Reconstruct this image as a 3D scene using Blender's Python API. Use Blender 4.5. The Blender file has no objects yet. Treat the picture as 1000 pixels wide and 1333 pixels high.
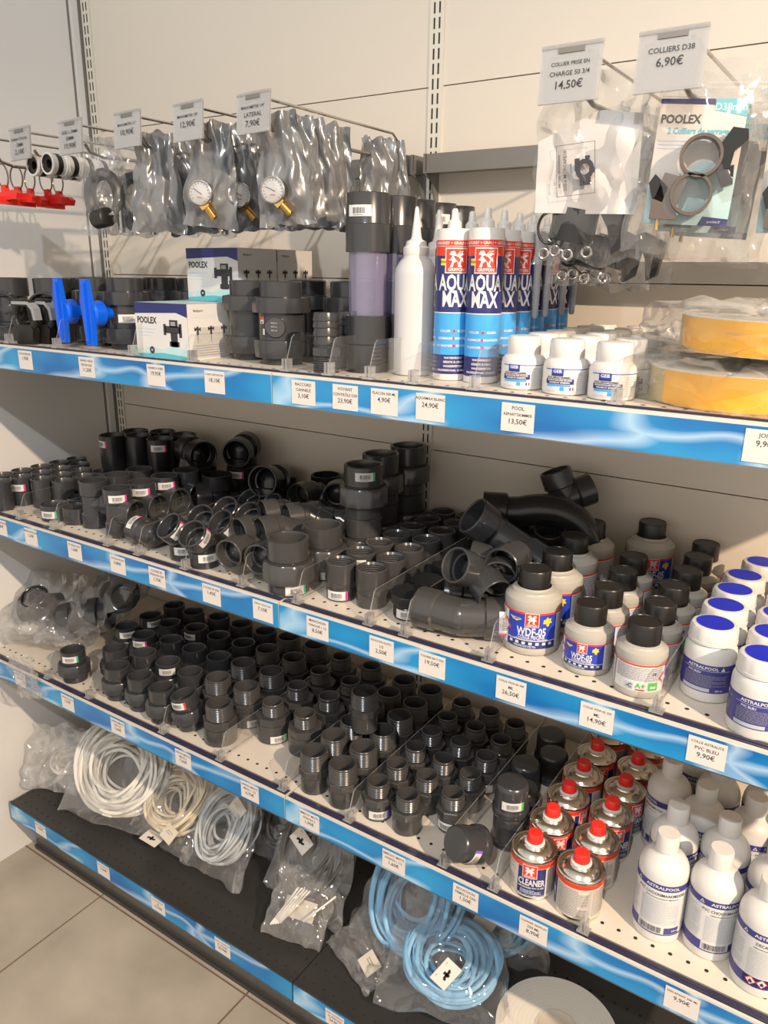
import bpy, bmesh, math, random
from mathutils import Vector, Matrix, noise
PI = math.pi
D2R = PI / 180
random.seed(7)
SC = bpy.context.scene
COL = SC.collection

# ------------------------------------------------------------------ camera
cam = bpy.data.objects.new('camera', bpy.data.cameras.new('camera'))
COL.objects.link(cam)
yaw, pitch, roll = -0.5816, 0.3011, 0.0118
fw = Vector((math.sin(yaw) * math.cos(pitch), math.cos(yaw) * math.cos(pitch), -math.sin(pitch)))
r0 = Vector((math.cos(yaw), -math.sin(yaw), 0))
u0 = r0.cross(fw)
rt = math.cos(roll) * r0 + math.sin(roll) * u0
up = -math.sin(roll) * r0 + math.cos(roll) * u0
cam.matrix_world = Matrix(((rt.x, up.x, -fw.x, 0.8177), (rt.y, up.y, -fw.y, -1.4060), (rt.z, up.z, -fw.z, 1.5705), (0, 0, 0, 1)))
cam.data.sensor_fit = 'VERTICAL'
cam.data.sensor_height = 36
cam.data.lens = 1004.6 / 1333 * 36
cam.data.clip_start = 0.02
SC.camera = cam

# ------------------------------------------------------------------ light and exposure
SC.view_settings.view_transform = 'Standard'
SC.view_settings.look = 'None'
SC.view_settings.gamma = 1
SC.view_settings.exposure = 0.0
SC.cycles.transparent_max_bounces = 24
world = bpy.data.worlds.new('world')
SC.world = world
world.use_nodes = True
wn = world.node_tree.nodes; wl = world.node_tree.links      # the shop behind the camera is brighter than the ceiling and the side
wtc = wn.new('ShaderNodeTexCoord'); wsp = wn.new('ShaderNodeSeparateXYZ'); wl.new(wtc.outputs['Generated'], wsp.inputs[0])
wm = wn.new('ShaderNodeMapRange'); wm.inputs['From Min'].default_value = 0.15; wm.inputs['From Max'].default_value = -1.0
wm.inputs['To Min'].default_value = 0.10; wm.inputs['To Max'].default_value = 1.15
wl.new(wsp.outputs['Y'], wm.inputs['Value']); wl.new(wm.outputs[0], wn['Background'].inputs[1])
wn['Background'].inputs[0].default_value = (1.0, 0.93, 0.85, 1)

def spot(name, loc, target, power, color, size, blend, radius):
    l = bpy.data.lights.new(name, 'SPOT')
    l.energy = power; l.color = color; l.spot_size = size * D2R; l.spot_blend = blend; l.shadow_soft_size = radius
    o = bpy.data.objects.new(name, l); COL.objects.link(o)
    o.location = loc
    o.rotation_euler = (Vector(target) - Vector(loc)).to_track_quat('-Z', 'Y').to_euler()
    return o
spot('warm_track_spot', (2.9, -1.7, 2.8), (0.25, -0.42, 0.70), 640, (1.0, 0.77, 0.56), 54, 0.85, 0.03)
spot('neutral_track_spot', (0.9, -2.7, 3.3), (-0.1, -0.3, 1.0), 160, (0.93, 0.96, 1.0), 80, 0.6, 0.03)

# ------------------------------------------------------------------ materials
MATS = {}
def mat(name, color, rough=0.5, metal=0.0, var=0.05, nscale=30.0, bump=0.0, spec=0.5, emis=None):
    if name in MATS: return MATS[name]
    m = bpy.data.materials.new(name); m.use_nodes = True
    nt = m.node_tree; n = nt.nodes; L = nt.links
    p = n['Principled BSDF']
    p.inputs['Roughness'].default_value = rough
    p.inputs['Metallic'].default_value = metal
    p.inputs['Specular IOR Level'].default_value = spec
    if var > 0 or bump > 0:
        tc = n.new('ShaderNodeTexCoord'); nz = n.new('ShaderNodeTexNoise')
        nz.inputs['Scale'].default_value = nscale; nz.inputs['Detail'].default_value = 3
        L.new(tc.outputs['Object'], nz.inputs['Vector'])
    if var > 0:
        mx = n.new('ShaderNodeMix'); mx.data_type = 'RGBA'
        mx.inputs['A'].default_value = (*[c * (1 - var) for c in color], 1)
        mx.inputs['B'].default_value = (*[min(1, c * (1 + var)) for c in color], 1)
        L.new(nz.outputs['Fac'], mx.inputs['Factor']); L.new(mx.outputs['Result'], p.inputs['Base Color'])
    else:
        p.inputs['Base Color'].default_value = (*color, 1)
    if bump > 0:
        b = n.new('ShaderNodeBump'); b.inputs['Strength'].default_value = bump; b.inputs['Distance'].default_value = 0.002
        L.new(nz.outputs['Fac'], b.inputs['Height']); L.new(b.outputs['Normal'], p.inputs['Normal'])
    MATS[name] = m
    return m

mat('wall', (0.66, 0.60, 0.51), 0.45, var=0.02, nscale=3)
mat('side_wall', (0.70, 0.69, 0.67), 0.35, var=0.02, nscale=3)
mat('upright', (0.66, 0.62, 0.53), 0.45, var=0.02)
mat('slot', (0.03, 0.025, 0.02), 0.8, var=0)
mat('shelf_cream', (0.66, 0.60, 0.51), 0.38, var=0.02)
mat('shelf_black', (0.035, 0.034, 0.033), 0.3, var=0.1)
mat('navy_rail', (0.035, 0.032, 0.07), 0.18, var=0.05)
mat('hole', (0.02, 0.015, 0.012), 0.9, var=0)
mat('plinth', (0.16, 0.155, 0.14), 0.22, 0.6, var=0.05)
mat('steel_dark', (0.20, 0.19, 0.175), 0.4, 0.3, var=0.05)
mat('chrome', (0.55, 0.52, 0.48), 0.2, 1.0, var=0.05)
mat('chrome_dark', (0.33, 0.31, 0.28), 0.3, 1.0, var=0.05)
mat('tin', (0.75, 0.70, 0.62), 0.17, 1.0, var=0.04)
mat('brass', (0.75, 0.48, 0.16), 0.25, 1.0, var=0.05)
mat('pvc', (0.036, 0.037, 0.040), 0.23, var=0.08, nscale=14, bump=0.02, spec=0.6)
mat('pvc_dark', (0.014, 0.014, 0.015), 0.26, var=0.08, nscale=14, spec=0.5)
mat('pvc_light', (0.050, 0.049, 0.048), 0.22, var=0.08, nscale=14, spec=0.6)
mat('black_plastic', (0.012, 0.011, 0.010), 0.35, var=0.1)
mat('grey_plastic', (0.30, 0.31, 0.32), 0.4, var=0.05)
mat('white_plastic', (0.64, 0.62, 0.59), 0.38, var=0.02)
mat('milky', (0.52, 0.52, 0.52), 0.35, var=0.02)
mat('grey_bottle', (0.40, 0.38, 0.335), 0.35, var=0.04)
mat('paper', (0.68, 0.63, 0.58), 0.6, var=0.02)
mat('print_white', (0.66, 0.65, 0.63), 0.4, var=0)
mat('ink', (0.03, 0.03, 0.035), 0.5, var=0)
mat('soft_ink', (0.22, 0.22, 0.25), 0.5, var=0)
mat('pale_ink', (0.45, 0.48, 0.52), 0.5, var=0)
mat('red', (0.75, 0.045, 0.02), 0.35, var=0)
mat('red_cap', (0.80, 0.03, 0.02), 0.3, var=0.03)
mat('blue_handle', (0.0, 0.11, 0.75), 0.3, var=0.03)
mat('label_blue', (0.02, 0.05, 0.42), 0.35, var=0)
mat('label_navy', (0.02, 0.025, 0.14), 0.35, var=0)
mat('label_indigo', (0.045, 0.045, 0.22), 0.4, var=0)
mat('lid_blue', (0.008, 0.02, 0.50), 0.4, var=0.03)
mat('sky_blue', (0.05, 0.33, 0.72), 0.35, var=0.12, nscale=70)
mat('light_text', (0.55, 0.62, 0.70), 0.45, var=0)
mat('yellow', (0.85, 0.55, 0.03), 0.4, var=0.03)
mat('tape_yellow', (0.88, 0.43, 0.0), 0.4, var=0.05)
mat('tape_olive', (0.55, 0.47, 0.20), 0.4, var=0.05)
mat('tape_white', (0.72, 0.68, 0.60), 0.5, var=0.04, nscale=60)
mat('pink', (0.72, 0.03, 0.25), 0.4, var=0)
mat('green', (0.02, 0.42, 0.25), 0.4, var=0)
mat('pouch', (0.50, 0.48, 0.46), 0.45, var=0.03)
mat('bronze', (0.16, 0.13, 0.11), 0.28, 0.6, var=0.1)
mat('teal', (0.10, 0.45, 0.55), 0.4, var=0.1)
mat('pale_teal', (0.45, 0.66, 0.68), 0.4, var=0.1)
mat('purple', (0.25, 0.10, 0.6), 0.4, var=0)
mat('green_tag', (0.10, 0.45, 0.08), 0.4, var=0)
mat('cord_white', (0.70, 0.68, 0.62), 0.5, var=0.05)
mat('cord_beige', (0.66, 0.57, 0.42), 0.5, var=0.06)
mat('cord_grey', (0.42, 0.45, 0.46), 0.5, var=0.06)
mat('cord_dark', (0.10, 0.09, 0.08), 0.5, var=0.1)
mat('cord_blue', (0.20, 0.42, 0.62), 0.45, var=0.08)
mat('cardboard', (0.62, 0.56, 0.47), 0.6, var=0.03)

def film(name, tint, milky, gloss, rough=0.07, bump=0.35, scale=12, base=(0.8, 0.8, 0.8), gx=0.45, mx_=0.25):
    m = bpy.data.materials.new(name); m.use_nodes = True
    nt = m.node_tree; n = nt.nodes; L = nt.links
    n.remove(n['Principled BSDF']); out = n['Material Output']
    tr = n.new('ShaderNodeBsdfTransparent'); tr.inputs[0].default_value = (*tint, 1)
    df = n.new('ShaderNodeBsdfDiffuse'); df.inputs[0].default_value = (*base, 1)
    gl = n.new('ShaderNodeBsdfGlossy'); gl.inputs['Roughness'].default_value = rough
    m1 = n.new('ShaderNodeMixShader'); m2 = n.new('ShaderNodeMixShader')
    lw = n.new('ShaderNodeLayerWeight'); lw.inputs[0].default_value = 0.35
    mr = n.new('ShaderNodeMapRange'); mr.inputs['To Min'].default_value = gloss; mr.inputs['To Max'].default_value = min(1, gloss + gx)
    mr2 = n.new('ShaderNodeMapRange'); mr2.inputs['To Min'].default_value = milky; mr2.inputs['To Max'].default_value = min(1, milky + mx_)
    L.new(lw.outputs['Facing'], mr2.inputs['Value']); L.new(mr2.outputs[0], m1.inputs[0])
    L.new(tr.outputs[0], m1.inputs[1]); L.new(df.outputs[0], m1.inputs[2])
    L.new(lw.outputs['Fresnel'], mr.inputs['Value']); L.new(mr.outputs[0], m2.inputs[0])
    L.new(m1.outputs[0], m2.inputs[1]); L.new(gl.outputs[0], m2.inputs[2])
    if bump > 0:
        tc = n.new('ShaderNodeTexCoord'); nz = n.new('ShaderNodeTexNoise')
        nz.inputs['Scale'].default_value = scale; nz.inputs['Detail'].default_value = 2; nz.inputs['Distortion'].default_value = 1.5
        L.new(tc.outputs['Object'], nz.inputs['Vector'])
        b = n.new('ShaderNodeBump'); b.inputs['Strength'].default_value = bump; b.inputs['Distance'].default_value = 0.01
        L.new(nz.outputs['Fac'], b.inputs['Height'])
        L.new(b.outputs[0], gl.inputs['Normal']); L.new(b.outputs[0], lw.inputs['Normal'])
    L.new(m2.outputs[0], out.inputs[0])
    MATS[name] = m
film('clear_film', (0.98, 0.98, 0.975), 0.03, 0.05, gx=0.40, mx_=0.22)
film('foggy_film', (0.965, 0.965, 0.96), 0.06, 0.07, gx=0.35, mx_=0.18)
film('foil_film', (0.45, 0.46, 0.47), 0.62, 0.13, rough=0.24, base=(0.20, 0.205, 0.21), scale=9, gx=0.30)
film('acrylic', (0.985, 0.985, 0.98), 0.0, 0.02, rough=0.03, bump=0, gx=0.22, mx_=0.06)
film('acrylic_edge', (0.85, 0.85, 0.85), 0.18, 0.2, rough=0.1, bump=0, mx_=0.1)
film('tag_plastic', (0.9, 0.9, 0.9), 0.28, 0.10, rough=0.15, bump=0, base=(0.7, 0.7, 0.68))
film('violet_tube', (0.80, 0.77, 0.90), 0.12, 0.10, rough=0.04, bump=0, base=(0.6, 0.57, 0.75))
film('gauge_glass', (0.98, 0.98, 0.98), 0.02, 0.10, rough=0.02, bump=0)

def strip_material():
    m = bpy.data.materials.new('water_print'); m.use_nodes = True
    nt = m.node_tree; n = nt.nodes; L = nt.links; p = n['Principled BSDF']
    p.inputs['Roughness'].default_value = 0.16
    tc = n.new('ShaderNodeTexCoord'); mp = n.new('ShaderNodeMapping')
    mp.inputs['Scale'].default_value = (4.2, 1, 12); mp.inputs['Rotation'].default_value = (0, 0.5, 0)
    nz = n.new('ShaderNodeTexNoise'); nz.inputs['Scale'].default_value = 1.2; nz.inputs['Detail'].default_value = 1
    L.new(tc.outputs['Object'], mp.inputs[0]); L.new(mp.outputs[0], nz.inputs['Vector'])
    ad = n.new('ShaderNodeVectorMath'); ad.operation = 'MULTIPLY_ADD'
    L.new(nz.outputs['Color'], ad.inputs[0]); ad.inputs[1].default_value = (1.2, 0, 1.2); L.new(mp.outputs[0], ad.inputs[2])
    vo = n.new('ShaderNodeTexVoronoi'); vo.feature = 'DISTANCE_TO_EDGE'; vo.inputs['Scale'].default_value = 0.8
    L.new(ad.outputs[0], vo.inputs['Vector'])
    cr = n.new('ShaderNodeValToRGB'); e = cr.color_ramp.elements
    e[0].position = 0.0; e[0].color = (0.55, 0.6, 0.7, 1); e[1].position = 0.075; e[1].color = (0, 0, 0, 1)
    x = cr.color_ramp.elements.new(0.035); x.color = (0.28, 0.28, 0.28, 1)
    L.new(vo.outputs[0], cr.inputs[0])
    n2 = n.new('ShaderNodeTexNoise'); n2.inputs['Scale'].default_value = 0.9; L.new(mp.outputs[0], n2.inputs['Vector'])
    c2 = n.new('ShaderNodeValToRGB'); e = c2.color_ramp.elements
    e[0].position = 0.36; e[0].color = (0.004, 0.13, 0.40, 1); e[1].position = 0.74; e[1].color = (0.03, 0.36, 0.66, 1)
    L.new(n2.outputs['Fac'], c2.inputs[0])
    mx = n.new('ShaderNodeMix'); mx.data_type = 'RGBA'; mx.inputs['B'].default_value = (0.62, 0.80, 0.90, 1)
    sp = n.new('ShaderNodeSeparateColor'); L.new(cr.outputs[0], sp.inputs[0])
    L.new(sp.outputs[0], mx.inputs['Factor']); L.new(c2.outputs[0], mx.inputs['A']); L.new(mx.outputs['Result'], p.inputs['Base Color'])
    MATS['water_print'] = m
strip_material()
def floor_material():
    m = bpy.data.materials.new('floor_tile'); m.use_nodes = True
    nt = m.node_tree; n = nt.nodes; L = nt.links; p = n['Principled BSDF']; p.inputs['Roughness'].default_value = 0.35
    tc = n.new('ShaderNodeTexCoord'); nz = n.new('ShaderNodeTexNoise'); nz.inputs['Scale'].default_value = 5; nz.inputs['Detail'].default_value = 6
    L.new(tc.outputs['Object'], nz.inputs['Vector'])
    cr = n.new('ShaderNodeValToRGB'); e = cr.color_ramp.elements
    e[0].position = 0.3; e[0].color = (0.33, 0.29, 0.235, 1); e[1].position = 0.7; e[1].color = (0.47, 0.42, 0.35, 1)
    L.new(nz.outputs['Fac'], cr.inputs[0]); L.new(cr.outputs[0], p.inputs['Base Color'])
    MATS['floor_tile'] = m
floor_material()
mat('grout', (0.16, 0.11, 0.075), 0.8, var=0.1)

# ------------------------------------------------------------------ mesh builder
def rot_to(d):
    return Vector(d).normalized().to_track_quat('Z', 'Y').to_matrix().to_4x4()
TEXTC = {}
def text_geo(s, size, bold):
    k = (s, bold)
    if k not in TEXTC:
        c = bpy.data.curves.new('t', 'FONT'); c.body = s; c.size = 1.0; c.resolution_u = 2
        c.offset = 0.030 if bold else 0.006
        c.align_x = 'CENTER'; c.align_y = 'CENTER'
        o = bpy.data.objects.new('t', c); COL.objects.link(o)
        dg = bpy.context.evaluated_depsgraph_get(); dg.update()
        me = bpy.data.meshes.new_from_object(o.evaluated_get(dg))
        TEXTC[k] = ([tuple(v.co) for v in me.vertices], [tuple(f.vertices) for f in me.polygons])
        bpy.data.objects.remove(o); bpy.data.curves.remove(c); bpy.data.meshes.remove(me)
    return TEXTC[k]

class MB:
    def __init__(s):
        s.v = []; s.f = []; s.m = []; s.mats = []; s.sm = []
    def mi(s, name):
        if name not in s.mats: s.mats.append(name)
        return s.mats.index(name)
    def add(s, vs, fs, m, M=None, smooth=True):
        o = len(s.v); i = s.mi(m)
        s.v += [tuple(M @ Vector(v)) if M is not None else tuple(v) for v in vs]
        s.f += [tuple(o + k for k in f) for f in fs]; s.m += [i] * len(fs); s.sm += [smooth] * len(fs)
        return s
    def lathe(s, prof, m, seg=28, M=None, a0=0.0, a1=2 * PI, rib=None):
        full = abs(a1 - a0 - 2 * PI) < 1e-6
        n = seg if full else seg + 1
        vs = []; fs = []
        for r, z in prof:
            for k in range(n):
                a = a0 + (a1 - a0) * k / seg
                rr = r * (1 + (rib[1] if (k % rib[0]) < rib[0] / 2 else -rib[1])) if rib and r > 0 else r
                vs.append((rr * math.sin(a), -rr * math.cos(a), z))
        for j in range(len(prof) - 1):
            for k in range(seg):
                a = j * n + k; b = j * n + (k + 1) % n
                fs.append((a, b, b + n, a + n))
        return s.add(vs, fs, m, M)
    def box(s, x0, x1, y0, y1, z0, z1, m, M=None):
        vs = [(x, y, z) for x in (x0, x1) for y in (y0, y1) for z in (z0, z1)]
        fs = [(0, 1, 3, 2), (4, 6, 7, 5), (0, 4, 5, 1), (2, 3, 7, 6), (0, 2, 6, 4), (1, 5, 7, 3)]
        return s.add(vs, fs, m, M, False)
    def prism(s, poly, y0, y1, m, M=None):     # outline in x,z pushed along y
        n = len(poly)
        vs = [(x, y0, z) for x, z in poly] + [(x, y1, z) for x, z in poly]
        fs = [tuple(range(n)), tuple(range(2 * n - 1, n - 1, -1))] + [(i, i + n, (i + 1) % n + n, (i + 1) % n) for i in range(n)]
        return s.add(vs, fs, m, M, False)
    def tube(s, pts, r, m, seg=8, closed=False, flat=1.0, M=None):
        pts = [Vector(p) for p in pts]; n = len(pts); vs = []; fs = []
        prev = None
        for i, p in enumerate(pts):
            a = pts[(i - 1) % n] if (closed or i > 0) else p
            b = pts[(i + 1) % n] if (closed or i < n - 1) else p
            t = (b - a).normalized()
            ref = prev if prev is not None else (Vector((0, 0, 1)) if abs(t.z) < 0.9 else Vector((1, 0, 0)))
            x = (ref - t * ref.dot(t)).normalized(); prev = x; y = t.cross(x)
            for k in range(seg):
                an = 2 * PI * k / seg
                vs.append(p + x * (r * math.cos(an)) + y * (r * flat * math.sin(an)))
        rng = n if closed else n - 1
        for i in range(rng):
            for k in range(seg):
                fs.append((i * seg + k, i * seg + (k + 1) % seg, ((i + 1) % n) * seg + (k + 1) % seg, ((i + 1) % n) * seg + k))
        if not closed:
            fs.append(tuple(range(seg))[::-1]); fs.append(tuple((n - 1) * seg + k for k in range(seg)))
        return s.add(vs, fs, m, M)
    def disc(s, r, z, m, seg=28, M=None):
        return s.add([(r * math.sin(2 * PI * k / seg), -r * math.cos(2 * PI * k / seg), z) for k in range(seg)], [tuple(range(seg))], m, M, False)
    # --- flat decals on the plane facing -Y at y
    def rect(s, x0, x1, z0, z1, m, y=0.0, M=None):
        return s.add([(x0, y, z0), (x1, y, z0), (x1, y, z1), (x0, y, z1)], [(0, 1, 2, 3)], m, M, False)
    def poly(s, pts, m, y=0.0, M=None):
        return s.add([(x, y, z) for x, z in pts], [tuple(range(len(pts)))], m, M, False)
    def text(s, st, x, z, size, m='ink', bold=False, y=0.0, sx=1.0, M=None):
        vs, fs = text_geo(st, size, bold)
        return s.add([(x + a * size * sx, y, z + b * size) for a, b, c in vs], fs, m, M, False)
    # --- decals wrapped on a cylinder of radius r
    def wrect(s, r, a0, a1, z0, z1, m, M=None):
        n = max(1, int(abs(a1 - a0) / 0.16)); vs = []; fs = []
        for k in range(n + 1):
            a = a0 + (a1 - a0) * k / n
            vs += [(r * math.sin(a), -r * math.cos(a), z0), (r * math.sin(a), -r * math.cos(a), z1)]
        for k in range(n): fs.append((2 * k, 2 * k + 2, 2 * k + 3, 2 * k + 1))
        return s.add(vs, fs, m, M)
    def wtext(s, r, a, z, st, size, m='ink', bold=False, sx=1.0, M=None):
        vs, fs = text_geo(st, size, bold)
        bm = bmesh.new(); bv = [bm.verts.new((x * size * sx, y * size, 0)) for x, y, _ in vs]
        for f in fs:
            try: bm.faces.new([bv[i] for i in f])
            except ValueError: pass
        w = max([abs(x) for x, y, _ in vs] + [0]) * size * sx
        step = r * 0.22; k = -w + step
        while k < w:
            bmesh.ops.bisect_plane(bm, geom=bm.verts[:] + bm.edges[:] + bm.faces[:], plane_co=(k, 0, 0), plane_no=(1, 0, 0)); k += step
        bm.verts.index_update()
        V = []
        for v in bm.verts:
            an = a + v.co.x / r; V.append((r * math.sin(an), -r * math.cos(an), z + v.co.y))
        F = [tuple(v.index for v in f.verts) for f in bm.faces]; bm.free()
        return s.add(V, F, m, M, False)
    def wpoly(s, r, a, z, pts, m, M=None):
        return s.add([(r * math.sin(a + x / r), -r * math.cos(a + x / r), z + y) for x, y in pts], [tuple(range(len(pts)))], m, M, False)
    def wlines(s, r, a0, a1, z0, z1, rows, m, h=0.5, seed=1):     # rows of small print
        rd = random.Random(seed); dz = (z1 - z0) / rows
        for i in range(rows):
            e = a1 - (a1 - a0) * (0.35 if rd.random() < 0.2 else rd.uniform(0, 0.06)); z = z1 - (i + 0.5) * dz; a = a0
            while a < e:
                w = rd.uniform(0.04, 0.16); s.wrect(r, a, min(e, a + w), z - dz * h / 2, z + dz * h / 2, m); a += w + 0.02
        return s
    def mesh(s, name='mesh', ang=35):
        me = bpy.data.meshes.new(name)
        me.from_pydata(s.v, [], s.f)
        for k in s.mats: me.materials.append(MATS[k])
        me.polygons.foreach_set('material_index', s.m)
        me.polygons.foreach_set('use_smooth', s.sm)
        me.update()
        if any(s.sm): me.set_sharp_from_angle(angle=ang * D2R)
        return me

def link(name, me, parent=None, loc=None, rot=None, M=None):
    o = bpy.data.objects.new(name, me); COL.objects.link(o)
    if parent: o.parent = parent
    if M is not None: o.matrix_local = M
    else:
        if loc is not None: o.location = loc
        if rot is not None: o.rotation_euler = rot
    return o
def mark(o, label, cat, group=None):
    o['label'] = label; o['category'] = cat
    if group: o['group'] = group
    assert 4 <= len(label.split()) <= 16, label
    return o
def struct(name, b):
    o = link(name, b.mesh(name)); o['kind'] = 'structure'; return o
PROTO = {}
# a kind is a list of (part name, mesh, index of the parent part or -1, label or None)
def place(kind, name, loc, label, cat, group=None, rot=(0, 0, 0), sticker=None):
    parts = PROTO[kind]
    if len(parts) == 1 and not sticker:
        root = link(name, parts[0][1], None, loc, rot); mark(root, label, cat, group); return root
    root = bpy.data.objects.new(name, None); COL.objects.link(root); root.empty_display_size = 0.02
    root.location = loc; root.rotation_euler = rot; mark(root, label, cat, group)
    made = []
    for pn, me, pi, lb in parts:
        o = link(pn, me, root if pi < 0 else made[pi])
        if lb: o['label'] = lb
        made.append(o)
    if sticker:
        r, z, a, col = sticker[:4]
        o = link('barcode_sticker', sticker_mesh(r, col), root, M=Matrix.Translation((0, 0, z)) @ Matrix.Rotation(a * D2R, 4, 'Z'))
    return root
STK = {}
def sticker_mesh(r, col):
    k = (round(r, 4), col)
    if k not in STK:
        b = MB(); R = r + 0.0006; h = 0.008; w = min(0.9, 0.019 / r)
        b.wrect(R, -w, w, -h, h, 'print_white')
        if col: b.wrect(R + 0.0003, w * 0.78, w, -h, h, col)
        a = -w * 0.55; rd = random.Random(3)
        while a < w * 0.45:
            t = rd.choice((0.02, 0.035, 0.05)) * w; b.wrect(R + 0.0003, a, a + t, -h * 0.5, h * 0.55, 'ink'); a += t + 0.045 * w
        b.wrect(R + 0.0003, -w * 0.5, w * 0.3, -h * 0.82, -h * 0.68, 'soft_ink')
        STK[k] = b.mesh('barcode_sticker')
    return STK[k]
ORD = ['front', 'second', 'third', 'fourth', 'fifth', 'sixth', 'seventh', 'eighth']
def nth(i): return 'front' if i == 0 else ORD[i]
CORD = ['first', 'second', 'third', 'fourth', 'fifth', 'sixth', 'seventh']

S1, S2, S3, S4 = 1.418, 1.0274, 0.6326, 0.180      # shelf surfaces above the floor
FR = -0.486                                         # shelf front
HS = 0.0475                                         # height of the price rail

# ================================================================== SETTING
b = MB()
b.box(-3, 3, -4, 0.3, -0.02, -0.002, 'grout')
xs = [-0.69 + 0.515 * k for k in range(-4, 6)]
ys = [-0.96 - 0.515 * k for k in range(-3, 6)]
for x in xs:
    for y in ys:
        b.box(x + 0.0026, x + 0.5124, y + 0.0026, y + 0.5124, -0.012, 0.0, 'floor_tile')
struct('floor', b)
b = MB()
for z0, z1 in ((0.0, 0.165), (0.167, 0.513), (0.515, 0.861), (0.863, 1.2085), (1.2105, 1.556), (1.558, 1.904), (1.906, 2.253), (2.255, 2.62)):
    b.box(-0.985, -0.015, 0.0, 0.02, z0, z1, 'wall'); b.box(0.015, 0.985, 0.0, 0.02, z0, z1, 'wall'); b.box(1.015, 2.0, 0.0, 0.02, z0, z1, 'wall')
b.box(-1.02, 2.0, 0.006, 0.05, 0, 2.62, 'slot')
struct('wall_back', b)
b = MB(); b.box(-1.06, -1.022, -1.6, 0.05, 0, 2.62, 'side_wall'); b.box(-1.022, -1.0215, -0.04, -0.034, 0, 2.62, 'steel_dark'); struct('wall_left', b)
b = MB(); b.box(-1.0215, -1.0175, -0.03, 0.0, 0.0, 2.62, 'side_wall'); b.box(-1.0175, -1.0165, -0.012, 0, 0, 2.62, 'steel_dark'); struct('trim_1', b)
for k, X in enumerate((-1.0, 0.0, 1.0)):
    b = MB(); b.box(X - 0.015, X + 0.015, -0.004, 0.02, 0, 2.62, 'upright')
    z = 0.2
    while z < 2.6:
        for dx in (-0.0055, 0.0055): b.box(X + dx - 0.0016, X + dx + 0.0016, -0.0046, -0.002, z, z + 0.018, 'slot')
        z += 0.025
    struct('trim_%d' % (k + 2), b)
# plinth under the base shelf
b = MB(); b.box(-0.99, 1.5, -0.43, -0.41, 0.0, 0.12, 'plinth'); b.box(-0.99, 1.5, -0.436, -0.43, 0.0, 0.012, 'shelf_black'); struct('baseboard_back', b)

# ================================================================== SHELVES
def shelf(x0, x1, z, y0, mt, where, base=False):
    n = 'base_shelf' if base else 'shelf'
    root = bpy.data.objects.new(n, None); COL.objects.link(root); root.location = (x0, y0, z)
    mark(root, where, 'shelf', 'metal shelves of the rack')
    w = x1 - x0; d = -y0 - 0.006
    p = MB()
    p.box(0.001, w - 0.001, 0.003, d, -0.028, 0, mt)
    ny = (0.046,) if not base else (0.022, 0.060)
    nx = int(w / 0.025)
    for yy in ny + (d - 0.15,):
        for i in range(nx):
            p.add([(0.0125 + i * 0.025 + 0.0031 * math.cos(t * PI / 4), yy + 0.0031 * math.sin(t * PI / 4), 0.0003) for t in range(8)], [tuple(range(8))], 'hole', None, False)
    link('shelf_panel', p.mesh(), root)
    r = MB()
    r.box(0.001, w - 0.001, -0.001, 0.003, -HS - 0.001, 0.0015, 'shelf_cream' if not base else 'shelf_black')
    r.box(0.002, w - 0.002, -0.0025, -0.001, -HS, -0.003, 'water_print')
    r.box(0.002, w - 0.002, -0.0035, -0.001, -HS - 0.0012, -HS, 'chrome_dark')
    o = link('price_rail', r.mesh(), root); o['label'] = 'blue water-print price rail'
    if not base:
        q = MB(); q.box(0.004, w - 0.004, 0.004, 0.019, 0.0, 0.0022, 'navy_rail'); q.box(0.004, w - 0.004, 0.009, 0.011, 0.0022, 0.0035, 'navy_rail'); q.box(0.004, w - 0.004, 0.016, 0.018, 0.0022, 0.003, 'steel_dark')
        link('divider_track', q.mesh(), root)['label'] = 'dark navy divider track'
    else:
        q = MB(); q.box(0.001, w - 0.001, 0.0, 0.004, 0.0, 0.003, 'shelf_black'); link('front_edge', q.mesh(), root)
    for xx in (0.03, w - 0.034):
        q = MB(); q.prism([(0, 0), (0.004, 0), (0.004, -0.06), (0, -0.06)], d - 0.2, d - 0.0, 'steel_dark', Matrix.Translation((xx, 0, -0.028)))
        link('bracket', q.mesh(), root)
nm = ['top', 'second', 'third']
for i, z in enumerate((S1, S2, S3)):
    shelf(-1.0, 0.0, z, FR, 'shelf_cream', 'cream perforated metal shelf, %s from top, left bay under the left hooks' % nm[i])
    shelf(0.0, 1.0, z, FR, 'shelf_cream', 'cream perforated metal shelf, %s from top, right bay with the glue bottles' % nm[i])
shelf(-1.0, 0.0, S4, -0.4807, 'shelf_black', 'black perforated base shelf under the white and beige cord bags', True)
shelf(0.0, 1.0, S4, -0.4807, 'shelf_black', 'black perforated base shelf under the blue cord bags and big roll', True)

# clear dividers
def divider_proto():
    b = MB(); h = 0.055
    pl = [(0, 0.004), (0.0, 0.020), (0.012, h - 0.004), (0.018, h), (0.43, h), (0.43, 0.004)]
    n = len(pl); t = 0.0009
    vs = [(-t, y, z) for y, z in pl] + [(t, y, z) for y, z in pl]
    b.add(vs, [tuple(range(n)), tuple(range(2 * n - 1, n - 1, -1))], 'acrylic', None, False)
    b.add(vs, [(i, i + n, (i + 1) % n + n, (i + 1) % n) for i in range(n)], 'acrylic_edge', None, False)
    c = MB(); c.box(-0.009, 0.009, -0.009, 0.006, 0.0, 0.003, 'acrylic_edge'); c.box(-0.005, -0.0015, -0.008, 0.006, 0.003, 0.019, 'acrylic_edge'); c.box(0.0015, 0.005, -0.008, 0.006, 0.003, 0.019, 'acrylic_edge')
    PROTO['divider'] = [('divider_plate', b.mesh(), -1, None), ('clip_foot', c.mesh(), -1, None)]
divider_proto()
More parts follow.
